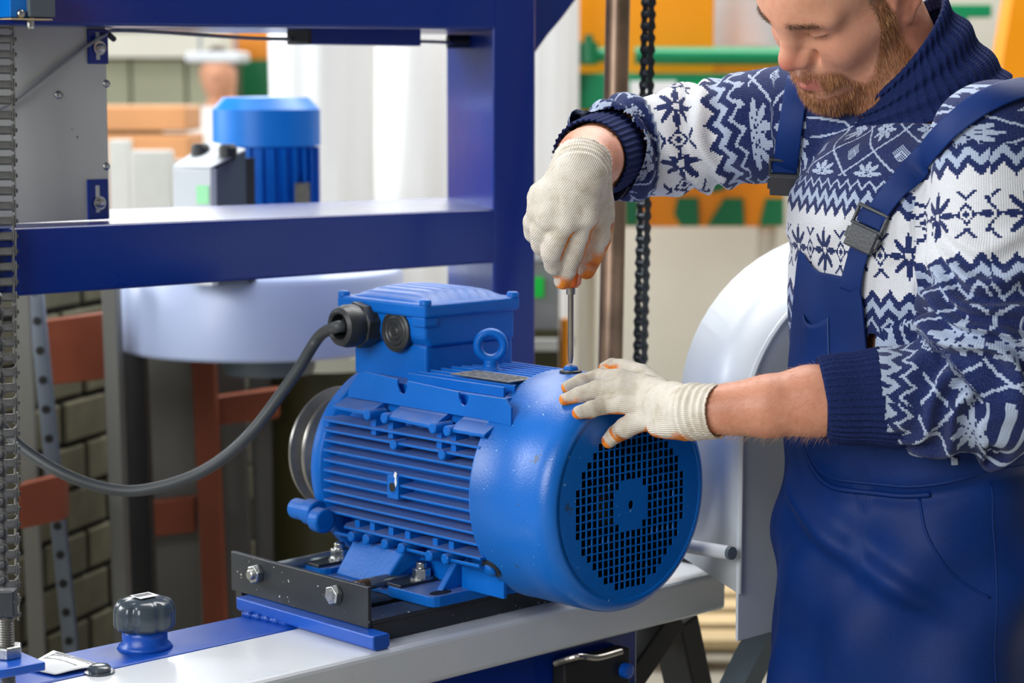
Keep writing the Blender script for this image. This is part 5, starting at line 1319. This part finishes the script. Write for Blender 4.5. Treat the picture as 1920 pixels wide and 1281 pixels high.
# shoes
for s_ in (1, -1):
    c_ = np.array([TC[0], TC[1], 0])+RGT*s_*.11
    obj('shoe', MB().add([c_+FWD*(-.09+.29*u)+RGT*(w_*(.036+.014*math.sin(u*2.6))*math.cos(a))+Z*(.045+(.045+(.03 if u < .4 else 0))*math.sin(a)*(1.0 if math.sin(a) > 0 else 1)*(1-.45*u)) for u in np.linspace(0, 1, 12) for a in np.linspace(0, 2*math.pi, 17)[:-1] for w_ in (1,)], [(i*16+k_, i*16+(k_+1) % 16, (i+1)*16+(k_+1) % 16, (i+1)*16+k_) for i in range(11) for k_ in range(16)]+[tuple(range(16)), tuple(range(176, 192))]), M['rubber'], per, smooth=True)

# ---- gloves
def cdepth(x_, y_):
    """depth at which the pixel's ray meets the motor's fan cover"""
    r_ = P(x_, y_, 1)-CAM; best = None
    o = AX @ (CAM-O)-np.array([0, 0, CZ]); d = AX @ r_
    A2, B2, C2 = d[1]**2+d[2]**2, 2*(o[1]*d[1]+o[2]*d[2]), o[1]**2+o[2]**2-.14**2
    D2 = B2*B2-4*A2*C2
    if D2 > 0:
        s_ = (-B2-math.sqrt(D2))/(2*A2); a_ = o[0]+s_*d[0]
        if a_ > .0: return s_
    return -o[0]/d[0]
def unitv(a): return a/np.linalg.norm(a, axis=1)[:, None]
def glove(name, fingers, extra, box_, cuff, coatdir, tips, tipdir, palm_mm=.008, label=None, step=.0016, dirtfn=None):
    lo, hi = box_; G = Field(np.arange(lo[0], hi[0], step), np.arange(lo[1], hi[1], step), np.arange(lo[2], hi[2], step))
    for pts, rs in extra: G.path(pts, rs, palm_mm)
    for pts, rs in fingers: G.path(pts, rs, .0022)
    ca, cb_, r0_, r1_ = cuff
    G.cone(ca, cb_, r0_, r1_, .010)
    v_, f_ = G.mesh(); v_ = smoothv(v_, f_, 2, .4); n_ = normals(v_, f_)
    # cut the cuff open
    ax = (cb_-ca)/np.linalg.norm(cb_-ca); t = (v_-cb_) @ ax; keep = t < .004
    rad = np.linalg.norm((v_-ca)-np.outer((v_-ca) @ ax, ax), axis=1)
    ok = keep[f_].all(1) | (rad[f_].min(1) > 1); f_ = f_[ok]
    used = np.unique(f_); mp = -np.ones(len(v_), int); mp[used] = np.arange(len(used)); v_, n_, f_ = v_[used], n_[used], mp[f_]
    d_ = vnoise(v_*90)*.0012+vnoise(v_*35+3)*.0018; v_ = v_+n_*d_[:, None]
    tw = (v_-ca) @ ax
    v_ = v_+n_*(.0012*np.sin(tw/.0095*2*math.pi)*sst(-.015, .005, tw))[:, None]
    cdv = coatdir(v_); coat = sst(.30, .50, (n_*cdv).sum(1)+vnoise(v_*60)*.25)*sst(.012, -.004, tw)
    for tp_ in tips: coat = np.maximum(coat, sst(.024, .012, np.linalg.norm(v_-tp_, axis=1))*sst(.05, .35, n_ @ tipdir+vnoise(v_*70)*.3))
    o = npmesh(name, v_, f_, MG, per, dict(coat=coat, rib=(v_ @ coatfr[0])+0*tw, row=(v_ @ coatfr[1]), dirt=(dirtfn(v_) if dirtfn else np.zeros(len(v_)))), label=label)
    md = o.modifiers.new('solid', 'SOLIDIFY'); md.thickness = .0016
    return o, v_
def fp(lst, rr_, gap=.0015, dep=None):
    out = []
    for i, (x_, y_) in enumerate(lst):
        d_ = (cdepth(x_, y_)-rr_[i]-gap) if dep is None or dep[i] is None else dep[i]; out.append(P(x_, y_, d_))
    return out, rr_
rI, rM, rR, rP = [.0118, .0108, .0100, .0090, .0074], [.0124, .0116, .0108, .0098, .0080], [.0122, .0114, .0106, .0096, .0078], [.0126, .0126, .0116, .0104, .0084]
F1 = fp([(1207, 722), (1165, 709), (1125, 708), (1090, 716), (1063, 727)], rI, dep=[2.462, 2.468, None, None, None])
F2 = fp([(1210, 740), (1165, 728), (1120, 731), (1088, 740), (1060, 749)], rM, dep=[2.452, 2.458, None, None, None])
F3 = fp([(1210, 762), (1170, 757), (1135, 760), (1108, 768), (1085, 774)], rR, dep=[2.442, 2.448, None, None, None])
F4 = fp([(1215, 788), (1192, 792), (1172, 803), (1156, 814), (1141, 827)], rP, dep=[2.440, 2.446, 2.452, None, None])
TH = [P(1240, 728, 2.468), P(1205, 700, 2.492), P(1172, 688, 2.512), P(1148, 686, 2.524), P(1134, 690, 2.530)]
wr = P(1300, 772, 2.372)
EX = [([F1[0][0], P(1262, 742, 2.41), wr+Z*.008], [.0125, .0150, .0200]), ([F2[0][0], P(1255, 756, 2.40), wr], [.0135, .0165, .0210]), ([F3[0][0], P(1255, 772, 2.395), wr], [.0130, .0165, .0210]),
      ([F4[0][0], P(1250, 795, 2.395), wr-Z*.012], [.0120, .0145, .0170]), ([F1[0][0], F4[0][0]], [.011, .011]), ([P(1235, 800, 2.41), P(1280, 800, 2.385)], [.0125, .014])]
cf0, cf1 = P(1293, 772, 2.375), P(1333, 772, 2.358)
coatfr = [np.array([.15, .25, .95]), np.array([1.0, 0, 0])]
cdir = np.array([-.25, .62, -.74])
allp = np.array([q for f_ in (F1, F2, F3, F4) for q in f_[0]]+TH+[cf0, cf1])
near_dirt = lambda v_: .32*sst(.17, .10, v_[:, 0])+.05
obj_g, _ = glove('glove', [F1, F2, F3, F4, (TH, [.0120, .0112, .0098, .0088, .0074])], EX, (allp.min(0)-.05, allp.max(0)+.05), (cf0, cf1+(cf1-cf0)*.25, .0285, .0308), (lambda v_: unitv(np.array([[-.25, .55, -.80]])+np.zeros_like(v_))), [f_[0][-1] for f_ in (F1, F2, F3, F4)]+[TH[-1], TH[-2]], unitv(np.array([[-.75, .1, -.65]]))[0], label='white knitted glove with orange palm coating resting on the fan cover', dirtfn=near_dirt)
# far hand, gripping the screwdriver
SD = P(1070, 697, 2.5757); SX, SY = SD[0], SD[1]
dS = 2.5757
def D_(x_, y_, d_): return P(x_, y_, d_)
ds = 2.50   # depth of the handle near the fist
zt_ = 1.30
HTOP = np.array([SX-.001, SY-.004, P(1069, 452, 2.52)[2]]); HBOT = np.array([SX, SY, P(1069, 540, 2.545)[2]])
dh = 2.535
r_i = [.0150, .0145, .0138, .0125, .0110]
I_ = ([D_(1094, 405, 2.475), D_(1083, 440, 2.487), D_(1073, 475, 2.500), D_(1062, 505, 2.512), D_(1055, 527, 2.524)], r_i)
M_ = ([D_(1060, 415, 2.468), D_(1044, 445, 2.478), D_(1035, 474, 2.490), D_(1040, 498, 2.506), D_(1052, 508, 2.524)], [.0150, .0142, .0132, .0120, .0105])
R_ = ([D_(1030, 408, 2.472), D_(1015, 432, 2.486), D_(1014, 458, 2.505), D_(1030, 482, 2.530)], [.0142, .0132, .0120, .0105])
Q_ = ([D_(1010, 395, 2.484), D_(1000, 416, 2.500), D_(1000, 438, 2.518), D_(1015, 460, 2.538)], [.0132, .0120, .0110, .0095])
T_h = ([D_(1122, 372, 2.505), D_(1126, 408, 2.512), D_(1122, 445, 2.520), D_(1110, 480, 2.534), D_(1100, 508, 2.548)], [.0150, .0148, .0142, .0128, .0105])
wr2 = D_(1088, 322, 2.462)
EX2 = [([wr2, D_(1092, 365, 2.47), I_[0][0]], [.030, .0195, .0165]), ([wr2, D_(1066, 370, 2.468), M_[0][0]], [.029, .0200, .0165]), ([wr2, D_(1042, 370, 2.475), R_[0][0]], [.028, .0190, .0155]),
       ([wr2, D_(1020, 370, 2.488), Q_[0][0]], [.026, .0170, .0140]), ([D_(1118, 350, 2.485), T_h[0][1]], [.018, .0160]), ([I_[0][0], R_[0][0]], [.0165, .0150]), ([T_h[0][0], I_[0][1]], [.013, .012])]
cg0, cg1 = D_(1087, 332, 2.468), D_(1089, 318, 2.488)
cg1 = cg0+(D_(1093, 296, 2.495)-cg0)*.7
coatfr = [np.array([.80, .1, -.5]), np.array([.4, 0, .9])]
allp = np.array([q for f_ in (I_, M_, R_, Q_, T_h) for q in f_[0]]+[cg0, cg1, wr2])
cd2 = np.array([.30, .80, -.30])
far_dirt = lambda v_: .35*sst(1.33, 1.28, v_[:, 2])+.05
glove('glove', [I_, M_, R_, Q_, T_h], EX2, (allp.min(0)-.05, allp.max(0)+.05), (cg0, cg1, .0325, .0350), (lambda v_: unitv(np.array([.25, .85, -.25])+np.outer(sst(1.38, 1.32, v_[:, 2]), np.array([.35, -.25, -.15])))), [I_[0][-1], T_h[0][-1], T_h[0][-2]], unitv(np.array([[.3, .1, -.9]]))[0], label='white knitted glove with orange palm coating gripping the screwdriver', dirtfn=far_dirt)
# screwdriver
scd = empty('screwdriver', np.array([SX, SY, SD[2]+.0095]), 'steel screwdriver with an orange handle, held upright on the top cover screw', 'screwdriver')
tipz = SD[2]+.0098; hz = P(1069, 540, 2.56)[2]
obj('shaft', MB().lathe(np.array([SX, SY, tipz]), Z, [(.0022, 0), (.0036, .008), (.0036, hz-tipz+.02)], 16), M['steel'], scd, smooth=False, auto=40)
MOR = paint('orange_handle_plastic', (226, 108, 14), .4, var=.06)
hp_b = np.array([SX, SY, hz]); vs_ = []; n = 42
for t, r_ in ((0, .0075), (.004, .011), (.012, .0125), (.03, .0115), (.06, .0135), (.085, .0140), (.098, .011), (.102, .004)):
    for k_ in range(n): th = 2*math.pi*k_/n; rr_ = r_*(1+.07*math.cos(6*th)); vs_.append(hp_b+np.array([rr_*math.cos(th), rr_*math.sin(th), t]))
obj('handle', MB().add(vs_, [(j*n+k_, j*n+(k_+1) % n, (j+1)*n+(k_+1) % n, (j+1)*n+k_) for j in range(7) for k_ in range(n)]+[tuple(range(n)), tuple(range(7*n, 8*n))]), MOR, scd, smooth=True)
obj('collar', MB().lathe(np.array([SX, SY, hz-.008]), Z, [(.0058, 0), (.0058, .009)], 20), M['steel'], scd)

# ---- the far worker
fw = empty('person', np.array([P(418, 160, 9.2)[0], 9.2, 0]), 'distant blurred person in a pale shirt behind the control box', 'person')
fx = P(418, 160, 9.2)[0]
W2 = Field(np.arange(fx-.4, fx+.4, .012), np.arange(8.9, 9.55, .012), np.arange(0, 1.75, .012))
c_ = np.array([fx, 9.2, 0]); q = lambda x_, y_, z_: c_+np.array([x_, y_, z_])
W2.ell(q(-.01, -.01, 1.555), (.078, .095, .115), None, .02); W2.cone(q(0, .02, 1.50), q(0, .02, 1.36), .055, .06, .03)
W2.cone(q(-.15, 0, 1.33), q(.15, 0, 1.33), .075, .075, .04); W2.ell(q(0, 0, 1.20), (.19, .12, .22), None, .04); W2.ell(q(0, 0, .98), (.17, .12, .16), None, .04)
for s_ in (1, -1):
    W2.path([q(.19*s_, 0, 1.33), q(.24*s_, -.02, 1.08), q(.10*s_, -.22, 1.02)], [.055, .045, .034], .02)
    W2.path([q(.09*s_, 0, .92), q(.10*s_, -.01, .50), q(.10*s_, .02, .09)], [.088, .062, .045], .02); W2.cone(q(.10*s_, .03, .045), q(.11*s_, -.14, .04), .045, .035, .02)
W2.ell(q(-.01, -.105, 1.54), (.012, .02, .018), None, .01)
v_, f_ = W2.mesh()
m, nt, bs = newmat('far_worker_clothes'); at_ = attr(nt, 'zone')
nt.links.new(ramp(nt, at_.outputs['Fac'], [(0, lin((60, 60, 64))), (.2, lin((205, 205, 205))), (.4, lin((110, 112, 116))), (.6, lin((222, 222, 220))), (.8, lin((206, 150, 120))), (1.0, lin((62, 50, 42)))]), bs.inputs['Base Color']); bs.inputs['Roughness'].default_value = .7
nt.nodes['Color Ramp'].color_ramp.interpolation = 'CONSTANT'
zz = v_[:, 2]; yy = v_[:, 1]-9.2; zone = np.where(zz < .1, .05, np.where(zz < .98, .3, np.where(zz < 1.08, .5, np.where(zz < 1.41, .7, .9))))
zone = np.where((zz > 1.41) & ((zz > 1.54-yy*.6)), 1.0, zone); zone = np.where((zz < 1.06) & (yy < -.17) & (zz > .9), .9, zone)
npmesh('body', v_, f_, m, fw, dict(zone=zone))
